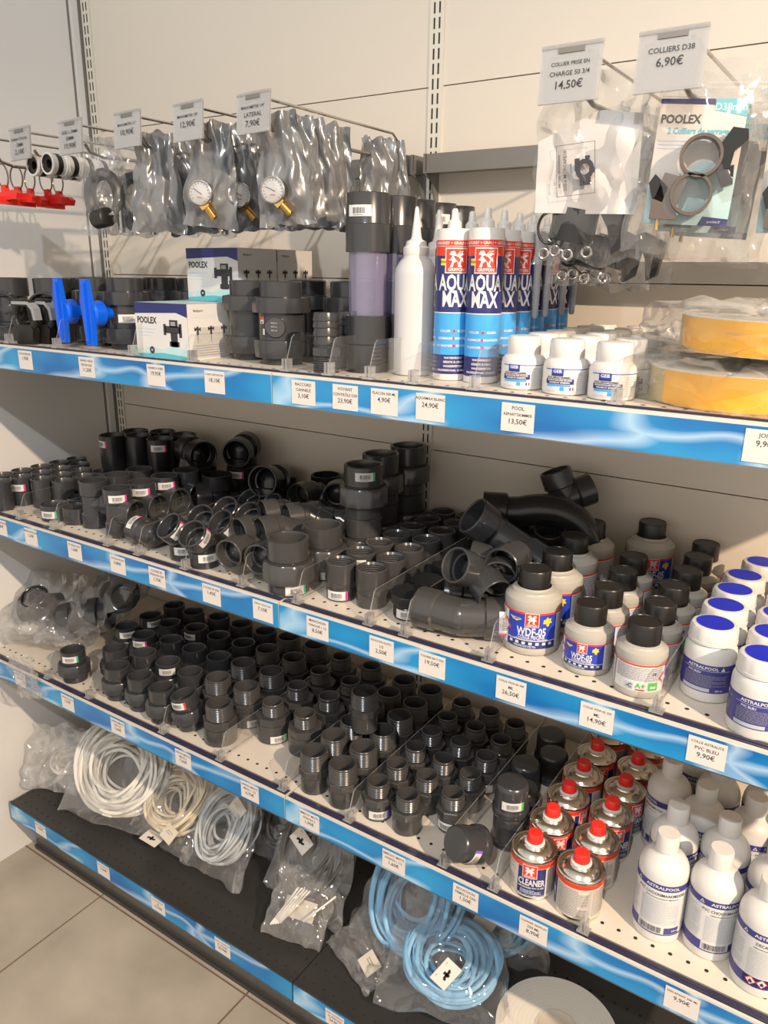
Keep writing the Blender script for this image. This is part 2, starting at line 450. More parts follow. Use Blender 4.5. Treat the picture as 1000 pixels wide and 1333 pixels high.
for si, z, L in ((0, S1, [-0.73, -0.568, -0.343, -0.19, 0.02, 0.103, 0.177, 0.251, 0.347, 0.539]),
                 (1, S2, [-0.776, -0.651, -0.47, -0.376, -0.243, -0.097, 0.031, 0.179, 0.247, 0.391, 0.632]),
                 (2, S3, [-0.75, -0.594, -0.348, -0.179, -0.016, 0.138, 0.331, 0.423, 0.57])):
    for k, x in enumerate(L):
        o = ['first', 'second', 'third', 'fourth', 'fifth', 'sixth', 'seventh', 'eighth', 'ninth', 'tenth', 'eleventh'][k]
        place('divider', 'shelf_divider', (x, -0.472, z + 0.0036), 'clear acrylic divider, %s from left on the %s shelf' % (o, nm[si]), 'divider', 'clear dividers on the %s shelf' % nm[si])

# price labels
def price_label(x, z, lines, price, y, where, w=0.046, h=0.037):
    b = MB(); b.box(-w / 2, w / 2, -0.0004, 0, -h / 2, h / 2, 'paper')
    n = len(lines); zz = h / 2 - 0.0065
    for l in lines:
        b.text(l, 0, zz, min(0.0066, 0.072 / max(len(l), 8)), 'ink', False, -0.0006, 1.0); zz -= 0.0082
    b.text(price, 0, zz - 0.001, 0.0094, 'ink', False, -0.0006)
    o = link('price_label', b.mesh(), None, (x, y - 0.003, z))
    assert len(lines) < 3
    mark(o, ('white price label %s %s %s' % (' '.join(lines), price, where)), 'price label', 'price labels on the shelf rails')
PL = {
 0: [(-0.84, ['COUDE 90'], '2,20€'), (-0.655, ['CLE DE SERRAGE'], '1,95€'), (-0.459, ['VANNE A BILLE', 'DN 50 D63'], '11,20€'), (-0.267, ['VANNE 3 VOIES'], '19,95€'), (-0.124, ['CLAPET ANTI RETOUR'], '18,10€'), (0.065, ['RACCORD', 'CANNELÉ'], '3,10€'),
     (0.144, ['VOYANT', 'CONTRÔLE D50'], '23,90€'), (0.213, ['FLACON 500 ML'], '4,90€'), (0.289, ['AQUAMAX BLANC'], '24,90€'), (0.419, ['POOL', "REPART'SKIMMER"], '13,50€'), (0.712, ['JOINT'], '9,90€')],
 1: [(-0.834, ['MANCHON D40'], '0,80€'), (-0.718, ['MANCHON D50'], '1,20€'), (-0.563, ['TE EGAL D50'], '1,60€'), (-0.424, ['COUDE 90 D50'], '0,80€'), (-0.308, ['COUDE 45', 'PRESSION D50'], '1,75€'), (-0.161, ['COUDE 45 D50'], '1,45€'),
     (-0.036, ['UNION 3 PIECES D50'], '7,10€'), (0.085, ['MANCHON', 'TARAUDÉ 1 1/2'], '8,50€'), (0.213, ['BOUCHON FILETÉ 1', '1/2'], '2,50€'), (0.305, ['COURBE EN Y D50'], '19,50€'), (0.435, ['COLLE WDF-05 500', 'ML'], '26,50€'), (0.56, ['COLLE WDF-05 250', 'ML'], '14,90€'), (0.70, ['COLLE ASTRALITE', 'PVC BLEU'], '9,90€')],
 2: [(-0.845, ['VANNE D63'], '24,00€'), (-0.657, ['UNION D50 D50'], '7,00€'), (-0.479, ['UNION MIXTE', 'D50 1/2'], '5,60€'), (-0.273, ['UNION MIXTE', 'MALE 2'], '7,60€'), (-0.088, ['UNION MIXTE', 'MALE 1 1/2'], '6,70€'), (0.059, ['EMBOUT MIXTE', 'D50X63 2'], '1,90€'),
     (0.243, ['EMBOUT MIXTE', 'D50X50 1 1/2'], '1,60€'), (0.381, ['BOUCHON', 'FEMELLE D50'], '1,50€'), (0.498, ['CLEANER GRIFFON', '250 ML'], '8,90€'), (0.718, ['DECAPANT 500 ML'], '9,90€')],
 3: [(-0.861, ['JOINT CORDON'], '9,50€'), (-0.603, ['JOINT COUVERCLE'], '12,00€'), (-0.405, ['JOINT PREFILTRE', 'A2'], '10,90€'), (-0.198, ['JOINT COUVERCLE', 'A1 FILTRE'], '20,90€'), (0.109, ['JOINT COUVERCLE', 'FILTRE D50'], '24,90€')]}
for si, L in PL.items():
    zz = (S1, S2, S3, S4)[si]; yy = FR if si < 3 else -0.4807
    for x, ls, pr in L:
        w = ('on the top shelf rail', 'on the second shelf rail', 'on the third shelf rail', 'on the base rail')[si]
        price_label(x, zz - 0.0245, ls, pr, yy, w)

# ================================================================== PIPE FITTINGS
def hollow(ro, ri, z0, z1, depth, deep=0.004):      # an open socket end, profile from outside bottom to inner bottom
    c = 0.0012
    return [(ro, z0), (ro, z1 - c), (ro - c, z1), (ri + c * .6, z1), (ri, z1 - c), (ri, z1 - depth), (ri - deep, z1 - depth), (ri - deep, z1 - depth - 0.02), (0.0001, z1 - depth - 0.02)]
def tube_prof(ro, ri, h, mid=None, c=0.0012):
    return [(ri, c), (ri + c, 0), (ro - c, 0), (ro, c), (ro, h - c), (ro - c, h), (ri + c * .6, h), (ri, h - c), (ri, h * 0.52), (ri - 0.003, h * 0.5), (ri - 0.003, h * 0.48), (ri, h * 0.46), (ri, c)]
def thread(r, z0, z1, p=0.0035, d=0.0011):
    out = []; z = z0
    while z + p <= z1 + 1e-6:
        out += [(r - d, z), (r, z + p * 0.35), (r, z + p * 0.6), (r - d, z + p * 0.98)]; z += p
    return out
# plain coupling
b = MB(); b.lathe(tube_prof(0.0255, 0.0222, 0.068), 'pvc'); PROTO['coupling'] = [('coupling_body', b.mesh(), -1, None)]
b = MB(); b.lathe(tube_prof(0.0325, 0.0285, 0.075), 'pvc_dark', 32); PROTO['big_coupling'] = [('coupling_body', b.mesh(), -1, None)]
b = MB(); b.lathe(tube_prof(0.0315, 0.0275, 0.036), 'pvc', 32); b.lathe([(0.0275, 0.014), (0.022, 0.012), (0.022, 0.008)], 'pvc', 32); PROTO['reducer_ring'] = [('ring_body', b.mesh(), -1, None)]
def arms(specs, m, cr, name):
    # specs: (direction, length, neck radius, collar outer, collar inner, collar length)
    b = MB()
    b.lathe([(cr * math.sin(t * PI / 8), -cr * math.cos(t * PI / 8)) for t in range(9)], m, 20)
    parts = []
    for d, Ln, nr, ro, ri, cl in specs:
        R = rot_to(d)
        b.lathe([(nr, 0), (nr, Ln - cl)], m, 24, R)
        c = 0.0013
        b.lathe([(nr, Ln - cl - 0.003), (ro, Ln - cl), (ro, Ln - c), (ro - c, Ln), (ri + c, Ln), (ri, Ln - c), (ri, Ln - cl * 0.75), (ri - 0.003, Ln - cl * 0.78), (ri - 0.003, max(0.0, Ln - cl * 1.4)), (0.0001, max(0.0, Ln - cl * 1.4))], m, 28, R)
    PROTO[name] = [('fitting_body', b.mesh(), -1, None)]
arms([((0, 0, 1), 0.052, 0.0275, 0.0305, 0.0265, 0.03), ((0, 0, -1), 0.052, 0.0275, 0.0305, 0.0265, 0.03), ((1, 0, 0), 0.052, 0.0275, 0.0300, 0.0262, 0.03)], 'pvc', 0.0275, 'tee')
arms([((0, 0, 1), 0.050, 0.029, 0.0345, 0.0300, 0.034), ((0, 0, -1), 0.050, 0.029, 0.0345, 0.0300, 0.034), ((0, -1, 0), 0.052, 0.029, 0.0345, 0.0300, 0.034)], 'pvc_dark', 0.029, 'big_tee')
arms([((0, 0, -1), 0.042, 0.0255, 0.0290, 0.0252, 0.03), ((0, -0.72, 0.70), 0.046, 0.0255, 0.0290, 0.0250, 0.03)], 'pvc', 0.0255, 'elbow45')
arms([((0, -1, 0), 0.045, 0.0255, 0.0290, 0.0250, 0.03), ((0.3, 0.8, -0.5), 0.045, 0.0255, 0.0290, 0.0250, 0.03)], 'pvc_light', 0.0255, 'elbow45_flat')
arms([((0, -1, 0), 0.055, 0.0255, 0.0290, 0.0250, 0.03), ((1, 0, 0), 0.055, 0.0255, 0.0290, 0.0250, 0.03)], 'pvc', 0.0265, 'elbow90')
arms([((-1, 0, 0), 0.075, 0.0295, 0.0330, 0.0290, 0.035), ((0.85, 0.50, 0.0), 0.075, 0.0295, 0.0335, 0.0290, 0.038)], 'pvc_light', 0.0295, 'bend')
arms([((-0.55, -0.55, 0.6), 0.055, 0.0295, 0.0345, 0.0295, 0.035), ((0.93, -0.10, -0.36), 0.105, 0.0285, 0.0320, 0.0280, 0.04), ((0.2, 0.6, -0.8), 0.06, 0.029, 0.033, 0.029, 0.035)], 'pvc', 0.030, 'wye')
def sweep():
    b = MB(); pts = []
    for t in range(13):
        a = t / 12 * PI * 0.5
        pts.append((-0.06 + 0.125 * math.sin(a), 0, 0.018 * math.sin(a * 2) - 0.075 * (1 - math.cos(a))))
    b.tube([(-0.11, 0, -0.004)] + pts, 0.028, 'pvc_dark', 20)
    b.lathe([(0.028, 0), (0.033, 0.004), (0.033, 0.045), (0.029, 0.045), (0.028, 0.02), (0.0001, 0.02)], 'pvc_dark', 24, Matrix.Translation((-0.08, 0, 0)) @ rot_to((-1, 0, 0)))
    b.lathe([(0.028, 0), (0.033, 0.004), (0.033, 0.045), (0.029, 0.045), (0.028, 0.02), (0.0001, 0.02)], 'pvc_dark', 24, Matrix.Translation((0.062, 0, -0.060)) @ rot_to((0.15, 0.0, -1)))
    PROTO['sweep'] = [('fitting_body', b.mesh(), -1, None)]
sweep()
# three piece union
def union(name, r, h, m, rnut, tilt=False):
    b = MB(); b.lathe([(r * 0.9, 0), (r * 0.98, 0.001), (r * 0.98, h * 0.3), (rnut * 0.9, h * 0.32)], m, 28); b.disc(r * 0.9, 0.0002, m)
    n = MB(); n.lathe([(rnut * 0.9, h * 0.22), (rnut, h * 0.25), (rnut, h * 0.55), (rnut * 0.93, h * 0.60), (r * 0.9, h * 0.61)], m, 48, rib=(4, 0.012))
    t = MB(); t.lathe([(r * 0.92, h * 0.55), (r * 0.94, h * 0.62), (r, h * 0.64), (r, h * 0.99), (r * 0.96, h), (r * 0.86, h), (r * 0.84, h * 0.98), (r * 0.83, h * 0.6), (r * 0.7, h * 0.58), (r * 0.7, h * 0.3), (0.0001, h * 0.3)], m, 28)
    PROTO[name] = [('lower_socket', b.mesh(), -1, None), ('union_nut', n.mesh(), -1, None), ('upper_socket', t.mesh(), -1, None)]
union('union', 0.0285, 0.078, 'pvc', 0.0365)
union('union_big', 0.037, 0.100, 'pvc_light', 0.046)
def hexband(b, r, z0, z1, m, n=8, ph=0.0):
    c = 0.0015
    for (ra, za, rb, zb) in ((r * 0.96, z0, r, z0 + c), (r, z0 + c, r, z1 - c), (r, z1 - c, r * 0.94, z1)):
        vs = [(q * math.cos(2 * PI * k / n + ph), q * math.sin(2 * PI * k / n + ph), z) for q, z in ((ra, za), (rb, zb)) for k in range(n)]
        b.add(vs, [(k, (k + 1) % n, (k + 1) % n + n, k + n) for k in range(n)], m, None, False)
    for z in (z0, z1):
        q = r * (0.96 if z == z0 else 0.94)
        b.add([(q * math.cos(2 * PI * k / n + ph), q * math.sin(2 * PI * k / n + ph), z) for k in range(n)] + [(0.6 * r * math.cos(2 * PI * k / n + ph), 0.6 * r * math.sin(2 * PI * k / n + ph), z) for k in range(n)],
              [(k, (k + 1) % n, (k + 1) % n + n, k + n) for k in range(n)], m, None, False)
def male(name, rb, hb, hh, rt, ht, m, nut=False):
    b = MB(); b.lathe([(rb * 0.93, 0), (rb, 0.0015), (rb, hb), (rb * 0.8, hb + 0.001)], m, 28); b.disc(rb * 0.93, 0.0002, m)
    parts = [('socket_body', b.mesh(), -1, None)]
    h = MB(); hexband(h, rb * (1.13 if not nut else 1.04), hb, hb + hh, m, 8, 0.3); parts.append(('hex_collar', h.mesh(), -1, None))
    t = MB(); z0 = hb + hh; z1 = z0 + ht
    t.lathe([(rt, z0 - 0.001)] + thread(rt, z0, z1 - 0.004) + [(rt * 0.96, z1 - 0.001), (rt * 0.93, z1), (rt * 0.84, z1), (rt * 0.82, z1 - 0.002), (rt * 0.80, hb * 0.5), (0.0001, hb * 0.5)], m, 28)
    parts.append(('threaded_end', t.mesh(), -1, None))
    PROTO[name] = parts
male('male_large', 0.0265, 0.034, 0.016, 0.0268, 0.032, 'pvc_light')
male('male_small', 0.0265, 0.030, 0.014, 0.0212, 0.026, 'pvc_light')
male('union_male', 0.0350, 0.036, 0.018, 0.0288, 0.032, 'pvc_light', True)
male('union_male_small', 0.0350, 0.040, 0.016, 0.0232, 0.028, 'pvc_light', True)
# female threaded socket
b = MB(); b.lathe([(0.0245, 0), (0.026, 0.0015), (0.026, 0.024), (0.02, 0.024)], 'pvc_light', 28); b.disc(0.0245, 0.0002, 'pvc_light')
h = MB(); hexband(h, 0.0285, 0.024, 0.034, 'pvc_light', 8, 0.35)
t = MB(); ths = thread(0.0228, 0.036, 0.066, 0.004, 0.0012)[::-1]
t.lathe([(0.0270, 0.033), (0.0272, 0.035), (0.0272, 0.0665), (0.026, 0.068), (0.0238, 0.068)] + ths + [(0.0205, 0.03), (0.0001, 0.03)], 'pvc_light', 28)
PROTO['threaded_socket'] = [('socket_body', b.mesh(), -1, None), ('hex_collar', h.mesh(), -1, None), ('threaded_end', t.mesh(), -1, None)]
# octagonal plug
b = MB(); hexband(b, 0.030, 0.028, 0.044, 'pvc_dark', 10, 0.2); b.add([(0.0285 * math.cos(2 * PI * k / 10 + .2), 0.0285 * math.sin(2 * PI * k / 10 + .2), 0.0441) for k in range(10)], [tuple(range(10))], 'pvc_dark', None, False)
t = MB(); t.lathe([(0.0225, 0)] + thread(0.0235, 0.001, 0.028) + [(0.022, 0.029)], 'pvc_dark', 24); t.disc(0.0225, 0.0001, 'pvc_dark')
PROTO['plug'] = [('plug_head', b.mesh(), -1, None), ('threaded_end', t.mesh(), -1, None)]
# cap
b = MB(); b.lathe([(0.030, 0.014), (0.0288, 0.017), (0.0285, 0.050), (0.0275, 0.0555), (0.0245, 0.0585), (0.015, 0.0598), (0.0001, 0.060)], 'pvc', 32)
t = MB(); t.lathe([(0.025, 0), (0.0305, 0.0), (0.0315, 0.0015), (0.0315, 0.011), (0.030, 0.0135), (0.0285, 0.014)], 'pvc', 32); t.lathe([(0.025, 0), (0.025, 0.04), (0.0001, 0.042)], 'pvc', 24)
PROTO['cap'] = [('cap_dome', b.mesh(), -1, None), ('cap_rim', t.mesh(), -1, None)]
# check valve column
def check_valve(name, knob):
    b = MB(); b.lathe([(0.030, 0), (0.035, 0.001), (0.035, 0.014), (0.037, 0.016)], 'pvc', 32); b.disc(0.03, 0.0002, 'pvc')
    b.lathe([(0.0395, 0.034), (0.039, 0.05), (0.039, 0.09)], 'pvc', 32)
    n1 = MB(); n1.lathe([(0.036, 0.010), (0.046, 0.012), (0.0485, 0.034), (0.047, 0.041), (0.039, 0.042)], 'pvc', 48, rib=(4, 0.014))
    n2 = MB(); n2.lathe([(0.039, 0.085), (0.0485, 0.086), (0.0495, 0.095), (0.0485, 0.110), (0.036, 0.1115)], 'pvc', 48, rib=(4, 0.014))
    t = MB(); t.lathe([(0.0355, 0.108), (0.0358, 0.135), (0.0345, 0.1365), (0.0315, 0.1365), (0.0305, 0.135), (0.030, 0.11), (0.0001, 0.108)], 'pvc', 36)
    P = [('valve_body', b.mesh(), -1, None), ('lower_nut', n1.mesh(), -1, None), ('upper_nut', n2.mesh(), -1, None), ('upper_socket', t.mesh(), -1, None)]
    if knob:
        k = MB(); k.lathe([(0.0175, 0.0), (0.0175, 0.004), (0.0160, 0.006), (0.0001, 0.0065)], 'pvc_light', 28, Matrix.Translation((0.008, -0.0365, 0.063)) @ rot_to((0.2, -1, 0)))
        for i in range(3): k.text('PVC-U', 0.008, 0.070 - i * 0.006, 0.004, 'pale_ink', False, -0.0442)
        P.append(('round_boss', k.mesh(), 0, None))
        s = MB(); s.wrect(0.0398, -0.62, -0.38, 0.068, 0.080, 'print_white'); s.wrect(0.0400, -0.62, -0.40, 0.074, 0.080, 'red'); s.wrect(0.0400, -0.55, -0.45, 0.069, 0.072, 'ink'); s.wrect(0.0398, -0.45, -0.33, 0.050, 0.060, 'print_white')
        P.append(('small_sticker', s.mesh(), 0, None))
    if name == 'ball_valve':
        hb = MB(); hb.lathe([(0.0, 0.0), (0.012, 0.0), (0.012, 0.02), (0.024, 0.022), (0.024, 0.042), (0.020, 0.046), (0.0001, 0.046)], 'blue_handle', 28, Matrix.Translation((0, -0.035, 0.07)) @ rot_to((0, -1, 0)))
        P.append(('handle_hub', hb.mesh(), -1, 'blue round handle hub'))
        hd = MB()
        hd.prism([(-0.010, -0.062), (0.013, -0.062), (0.016, -0.01), (0.016, 0.012), (0.006, 0.062), (-0.012, 0.062), (-0.020, 0.02), (-0.016, -0.005)], -0.010, 0.0, 'blue_handle', Matrix.Translation((0, -0.078, 0.072)))
        hd.box(-0.004, 0.004, -0.014, -0.010, -0.055, 0.055, 'blue_handle', Matrix.Translation((0, -0.078, 0.072)))
        P.append(('lever_handle', hd.mesh(), -1, 'blue lever handle'))
    PROTO[name] = P
check_valve('check_valve', True); check_valve('plain_valve', False); check_valve('ball_valve', False)
# hose barb
b = MB(); b.lathe([(0.0195, 0)] + thread(0.0205, 0.001, 0.026) + [(0.018, 0.027)], 'pvc', 28); b.disc(0.0195, 0.0001, 'pvc')
h = MB(); hexband(h, 0.0245, 0.026, 0.040, 'pvc', 6, 0.2)
t = MB(); pr = [(0.018, 0.038), (0.0185, 0.044)]
for z in (0.044, 0.057, 0.070, 0.080): pr += [(0.0205, z), (0.0205, z + 0.003), (0.0185, z + 0.012)]
t.lathe(pr + [(0.0185, 0.092), (0.015, 0.092), (0.014, 0.05), (0.0001, 0.05)], 'pvc', 28)
PROTO['hose_barb'] = [('threaded_end', b.mesh(), -1, None), ('hex_collar', h.mesh(), -1, None), ('barbed_end', t.mesh(), -1, None)]
# sight glass
b = MB(); b.lathe([(0.031, 0), (0.0345, 0.001), (0.0345, 0.087), (0.030, 0.088)], 'pvc', 36); b.lathe([(0.0348, 0.043), (0.0349, 0.044), (0.0348, 0.045)], 'pvc_dark', 36); b.disc(0.031, 0.0002, 'pvc')
g = MB(); g.lathe([(0.0295, 0.080), (0.0295, 0.19)], 'violet_tube', 36); g.lathe([(0.0265, 0.08), (0.0265, 0.19)], 'violet_tube', 36)
t = MB(); t.lathe([(0.0295, 0.182), (0.0345, 0.182), (0.0345, 0.222), (0.0349, 0.2225), (0.0345, 0.2235), (0.0345, 0.2655), (0.0335, 0.2665), (0.0305, 0.2665), (0.0295, 0.265), (0.0295, 0.19)], 'pvc', 36)
PROTO['sight_glass'] = [('lower_socket', b.mesh(), -1, None), ('clear_tube', g.mesh(), -1, 'clear violet-tinted tube'), ('upper_socket', t.mesh(), -1, None)]

def R_(a): return (0, 0, a * D2R)
def arm_sticker(root, d, dist, r, ang, colr):
    link('barcode_sticker', sticker_mesh(r, colr), root, M=rot_to(d) @ Matrix.Translation((0, 0, dist)) @ Matrix.Rotation(ang * D2R, 4, 'Z'))
# --- second shelf: couplings
G = 'small couplings on the second shelf'
for ci, (x, ysl) in enumerate([(-0.945, (-0.405, -0.355, -0.303, -0.251, -0.200)), (-0.889, (-0.446, -0.392, -0.338, -0.285, -0.232)), (-0.833, (-0.375, -0.321, -0.266)), (-0.778, (-0.356, -0.300, -0.245))]):
    for ri, y in enumerate(ysl):
        place('coupling', 'pipe_coupling', (x, y, S2), 'short grey pipe coupling, %s in the %s column by the left wall' % (nth(ri), CORD[ci]), 'pipe coupling', G,
              sticker=(0.0255, 0.045, 30, 'pink') if (ci, ri) == (1, 1) else None)
for k, (x, y, lb, st) in enumerate([(-0.722, -0.420, 'short dark ring with white barcode sticker behind first divider pair', (0.0315, 0.017, 25, 'green')), (-0.664, -0.405, 'short grey ring beside the tallest front tee', None), (-0.722, -0.352, 'short grey ring hidden behind the stickered ring', None)]):
    place('reducer_ring', 'reducer_ring', (x, y, S2), lb, 'pipe ring', 'short rings on the second shelf', sticker=st)
# tees
G = 'upright tees on the second shelf'
for ci, (x, ysl) in enumerate([(-0.606, (-0.398, -0.335, -0.272)), (-0.512, (-0.408, -0.344, -0.280, -0.216))]):
    for ri, y in enumerate(ysl):
        place('tee', 'pipe_tee', (x, y, S2 + 0.0525), 'grey pipe tee standing upright, %s in the %s tee column' % (nth(ri), ('left', 'right')[ci]), 'pipe tee', G, R_(30 if ci == 0 else 6 - 5 * ri),
              (0.0306, 0.034, 45 if ri < 2 else 60, 'pink') if (ci == 1 and ri in (0, 1, 2)) else None)
# couplings stacked at the back
k = 0
for ri, (x, y) in enumerate([(-0.787, -0.200), (-0.735, -0.165), (-0.787, -0.130), (-0.725, -0.095), (-0.66, -0.16), (-0.655, -0.09)]):
    w = ['front left', 'front middle', 'second left', 'rear middle', 'right', 'rearmost'][ri]
    place('big_coupling', 'pipe_coupling', (x, y, S2), 'large dark coupling, lower one of the %s pair near the wall' % w, 'pipe coupling', 'large couplings by the wall')
    place('big_coupling', 'pipe_coupling', (x, y, S2 + 0.0752), 'large dark coupling, upper one of the %s pair near the wall' % w, 'pipe coupling', 'large couplings by the wall', sticker=(0.0325, 0.055, (40 if ri > 2 else -10), 'pink') if ri in (0, 4, 5) else None)
G = 'large tees heaped at the back'
def bt(loc, rot, lb, st=None): place('big_tee', 'pipe_tee', loc, lb, 'pipe tee', G, tuple(a * D2R for a in rot), st)
bt((-0.55, -0.15, S2 + 0.128), (90, 12, 70), 'dark tee lying on the heap, open end toward front, red barcode sticker', (0.0346, 0.034, 20, 'pink'))
bt((-0.46, -0.085, S2 + 0.135), (90, 0, 28), 'dark tee lying highest against the back wall')
bt((-0.53, -0.15, S2 + 0.050), (0, 0, -40), 'dark tee standing underneath the lying tees', None)
bt((-0.45, -0.10, S2 + 0.050), (0, 0, -30), 'dark tee standing near wall with small white sticker', (0.0346, 0.034, 50, 'pink'))
bt((-0.37, -0.07, S2 + 0.050), (0, 0, -20), 'dark tee standing right of the heap with white sticker', (0.0346, 0.034, 50, 'pink'))
bt((-0.44, -0.19, S2 + 0.050), (0, 0, -35), 'dark tee standing ahead of the heap in shadow', None)
bt((-0.285, -0.175, S2 + 0.105), (78, 0, 15), 'long dark tee lying tilted above the elbows toward wall', None)
bt((-0.23, -0.055, S2 + 0.052), (0, 0, 10), 'dark tee standing in the back corner behind elbows', None)
# elbows
G = '45 degree elbows on the second shelf'
EL = [(-0.297, -0.425, -12), (-0.236, -0.432, 8), (-0.303, -0.352, 15), (-0.236, -0.352, -6), (-0.300, -0.280, 5), (-0.236, -0.282, 10), (-0.300, -0.205, 0), (-0.232, -0.205, -14)]
for k, (x, y, a) in enumerate(EL):
    e = place('elbow45', 'pipe_elbow', (x, y, S2 + 0.042), 'grey elbow tilted forward, %s in the %s elbow column' % (nth(k // 2), ('left', 'second')[k % 2]), 'pipe elbow', G, R_(a), (0.029, -0.02, 55, None) if k in (0, 1, 3) else None)
    if k in (0, 1, 3): arm_sticker(e, (0, -0.72, 0.70), 0.034, 0.029, 90, 'pink')
FL = [(-0.150, -0.415, 0.048, 8, 'lower front left'), (-0.088, -0.408, 0.050, 12, 'front right'), (-0.170, -0.352, 0.066, -12, 'second left'), (-0.118, -0.345, 0.074, -20, 'white-stickered'), (-0.175, -0.270, 0.078, -28, 'pink-stickered left'), (-0.118, -0.262, 0.078, -30, 'pink-stickered right'),
      (-0.150, -0.190, 0.06, 5, 'shadowed middle'), (-0.215, -0.130, 0.08, 0, 'shadowed left'), (-0.150, -0.115, 0.09, 30, 'shadowed right'), (-0.095, -0.180, 0.05, -60, 'shadowed rightmost')]
for x, y, z, a, lb in FL:
    place('elbow45_flat', 'pipe_elbow', (x, y, S2 + z), 'grey elbow lying on its side, %s one of the loose heap' % lb, 'pipe elbow', 'loose elbows heaped beside the unions', R_(a), (0.0258, 0.0, 0, None) if 'sticker' in lb else None)
e = place('elbow90', 'pipe_elbow', (-0.392, -0.425, S2 + 0.0295), 'shiny grey elbow lying flat in front of the tees', 'pipe elbow', None, (0, 0, 176 * D2R))
arm_sticker(e, (1, 0, 0), 0.040, 0.029, 150, 'pink')
# unions
G = 'large unions on the second shelf'
UN = [(-0.022, -0.434, 0, 'front one lying nearest the price rail'), (-0.018, -0.341, 0, 'second one from the front'), (0.012, -0.252, 0, 'bottom of the front tower'), (-0.012, -0.158, 0, 'bottom of the middle tower'), (-0.008, -0.062, 0, 'bottom of the rear tower')]
for x, y, z, w in UN:
    place('union_big', 'pipe_union', (x, y, S2), 'big grey pipe union, ' + w, 'pipe union', G, R_(20), (0.0372, 0.012, 40, 'green') if y < -0.3 else None)
for k, (x, y) in enumerate([(0.012, -0.252), (-0.012, -0.158), (-0.008, -0.062)]):
    place('union_big', 'pipe_union', (x, y, S2 + 0.1002), 'big dark pipe union on top of the %s tower' % ('front', 'middle', 'rear')[k], 'pipe union', G, R_(20), (0.037, 0.083, 20, 'green') if k == 0 else None)
# threaded sockets
G = 'threaded sockets on the second shelf'
for ci, (x, ysl) in enumerate([(0.072, (-0.405, -0.345, -0.285, -0.227, -0.168, -0.110, -0.050)), (0.133, (-0.400, -0.340, -0.280, -0.220, -0.160, -0.100, -0.042))]):
    for ri, y in enumerate(ysl):
        place('threaded_socket', 'threaded_socket', (x, y, S2), 'grey socket with internal thread, %s in the %s column' % (nth(ri), ('left', 'right')[ci]), 'threaded socket', G, R_(random.uniform(-30, 30)),
              (0.0261, 0.012, 30, 'pink') if (ci, ri) == (0, 0) else ((0.0273, 0.052, 35, None) if (ci, ri) == (0, 1) else None))
# plugs
G = 'threaded plugs on the second shelf'
for k, (x, y, z, rot, lb, st) in enumerate([(0.208, -0.405, 0, (4, 3, 10), 'front one with white sticker', (0.0236, 0.012, 20, 'green_tag')), (0.206, -0.340, 0, (0, 0, 40), 'second from front', None), (0.204, -0.272, 0.0, (-6, 5, 0), 'third from front', None),
                                      (0.203, -0.205, 0.0, (0, 0, 25), 'fourth with purple sticker', (0.0236, 0.014, 20, 'purple')), (0.206, -0.140, 0.0, (0, 0, 5), 'fifth from front', None), (0.206, -0.075, 0.0, (0, 0, 60), 'rearmost', None), (0.222, -0.170, 0.046, (90, 0, 30), 'one lying on top', None)]):
    place('plug', 'pipe_plug', (x, y, S2 + z + (0.026 if rot[0] == 90 else 0.0015 if rot[0] else 0)), 'dark faceted threaded plug, %s in its bin' % lb, 'pipe plug', G, tuple(a * D2R for a in rot), st)
# bends heap
G = 'loose bends beside the glue'
bend_root = place('bend', 'pipe_bend', (0.318, -0.425, S2 + 0.034), 'shiny grey bend lying along the shelf front with white barcode sticker', 'pipe bend', G, R_(0), None)
o = link('barcode_sticker', sticker_mesh(0.0336, 'pink'), bend_root)
o.matrix_local = Matrix.Translation((0.055, 0.032, 0)) @ rot_to((0.85, 0.50, 0)) @ Matrix.Rotation(-100 * D2R, 4, 'Z')
def el(kind, loc, d, lb, scale=1.0, st=None):
    o = place(kind, 'pipe_elbow', loc, lb, 'pipe elbow', G, tuple(a * D2R for a in d), st); return o
el('wye', (0.290, -0.255, S2 + 0.120), (0, 0, 0), 'large grey three-way fitting lying on top of the heap')
el('elbow90', (0.318, -0.375, S2 + 0.092), (-28, 20, -30), 'grey elbow leaning left under the three-way fitting')
el('elbow90', (0.338, -0.330, S2 + 0.092), (-12, 0, -70), 'grey elbow facing out beside the first glue bottle')
el('elbow90', (0.358, -0.322, S2 + 0.112), (0, 120, 0), 'grey elbow opening toward the front above the glue bottle shoulder')
el('elbow90', (0.300, -0.330, S2 + 0.030), (0, 0, 200), 'dark elbow at the bottom of the heap')
el('elbow90', (0.275, -0.200, S2 + 0.032), (0, 0, -50), 'dark elbow hidden behind the leaning elbow')
el('elbow90', (0.275, -0.13, S2 + 0.075), (-60, 0, 0), 'dark elbow opening upward behind the heap, left one')
el('elbow90', (0.345, -0.145, S2 + 0.072), (-60, 0, 20), 'dark elbow opening upward behind the heap, right one')
el('elbow90', (0.335, -0.075, S2 + 0.030), (0, 0, 60), 'dark elbow on the shelf below the swept bend')
place('sweep', 'pipe_bend', (0.352, -0.150, S2 + 0.138), 'long black swept bend lying against the back wall', 'pipe bend', None, (0, 0, 24 * D2R))
el('elbow90', (0.345, -0.085, S2 + 0.150), (-100, -20, 40), 'black elbow perched highest on the swept bend')
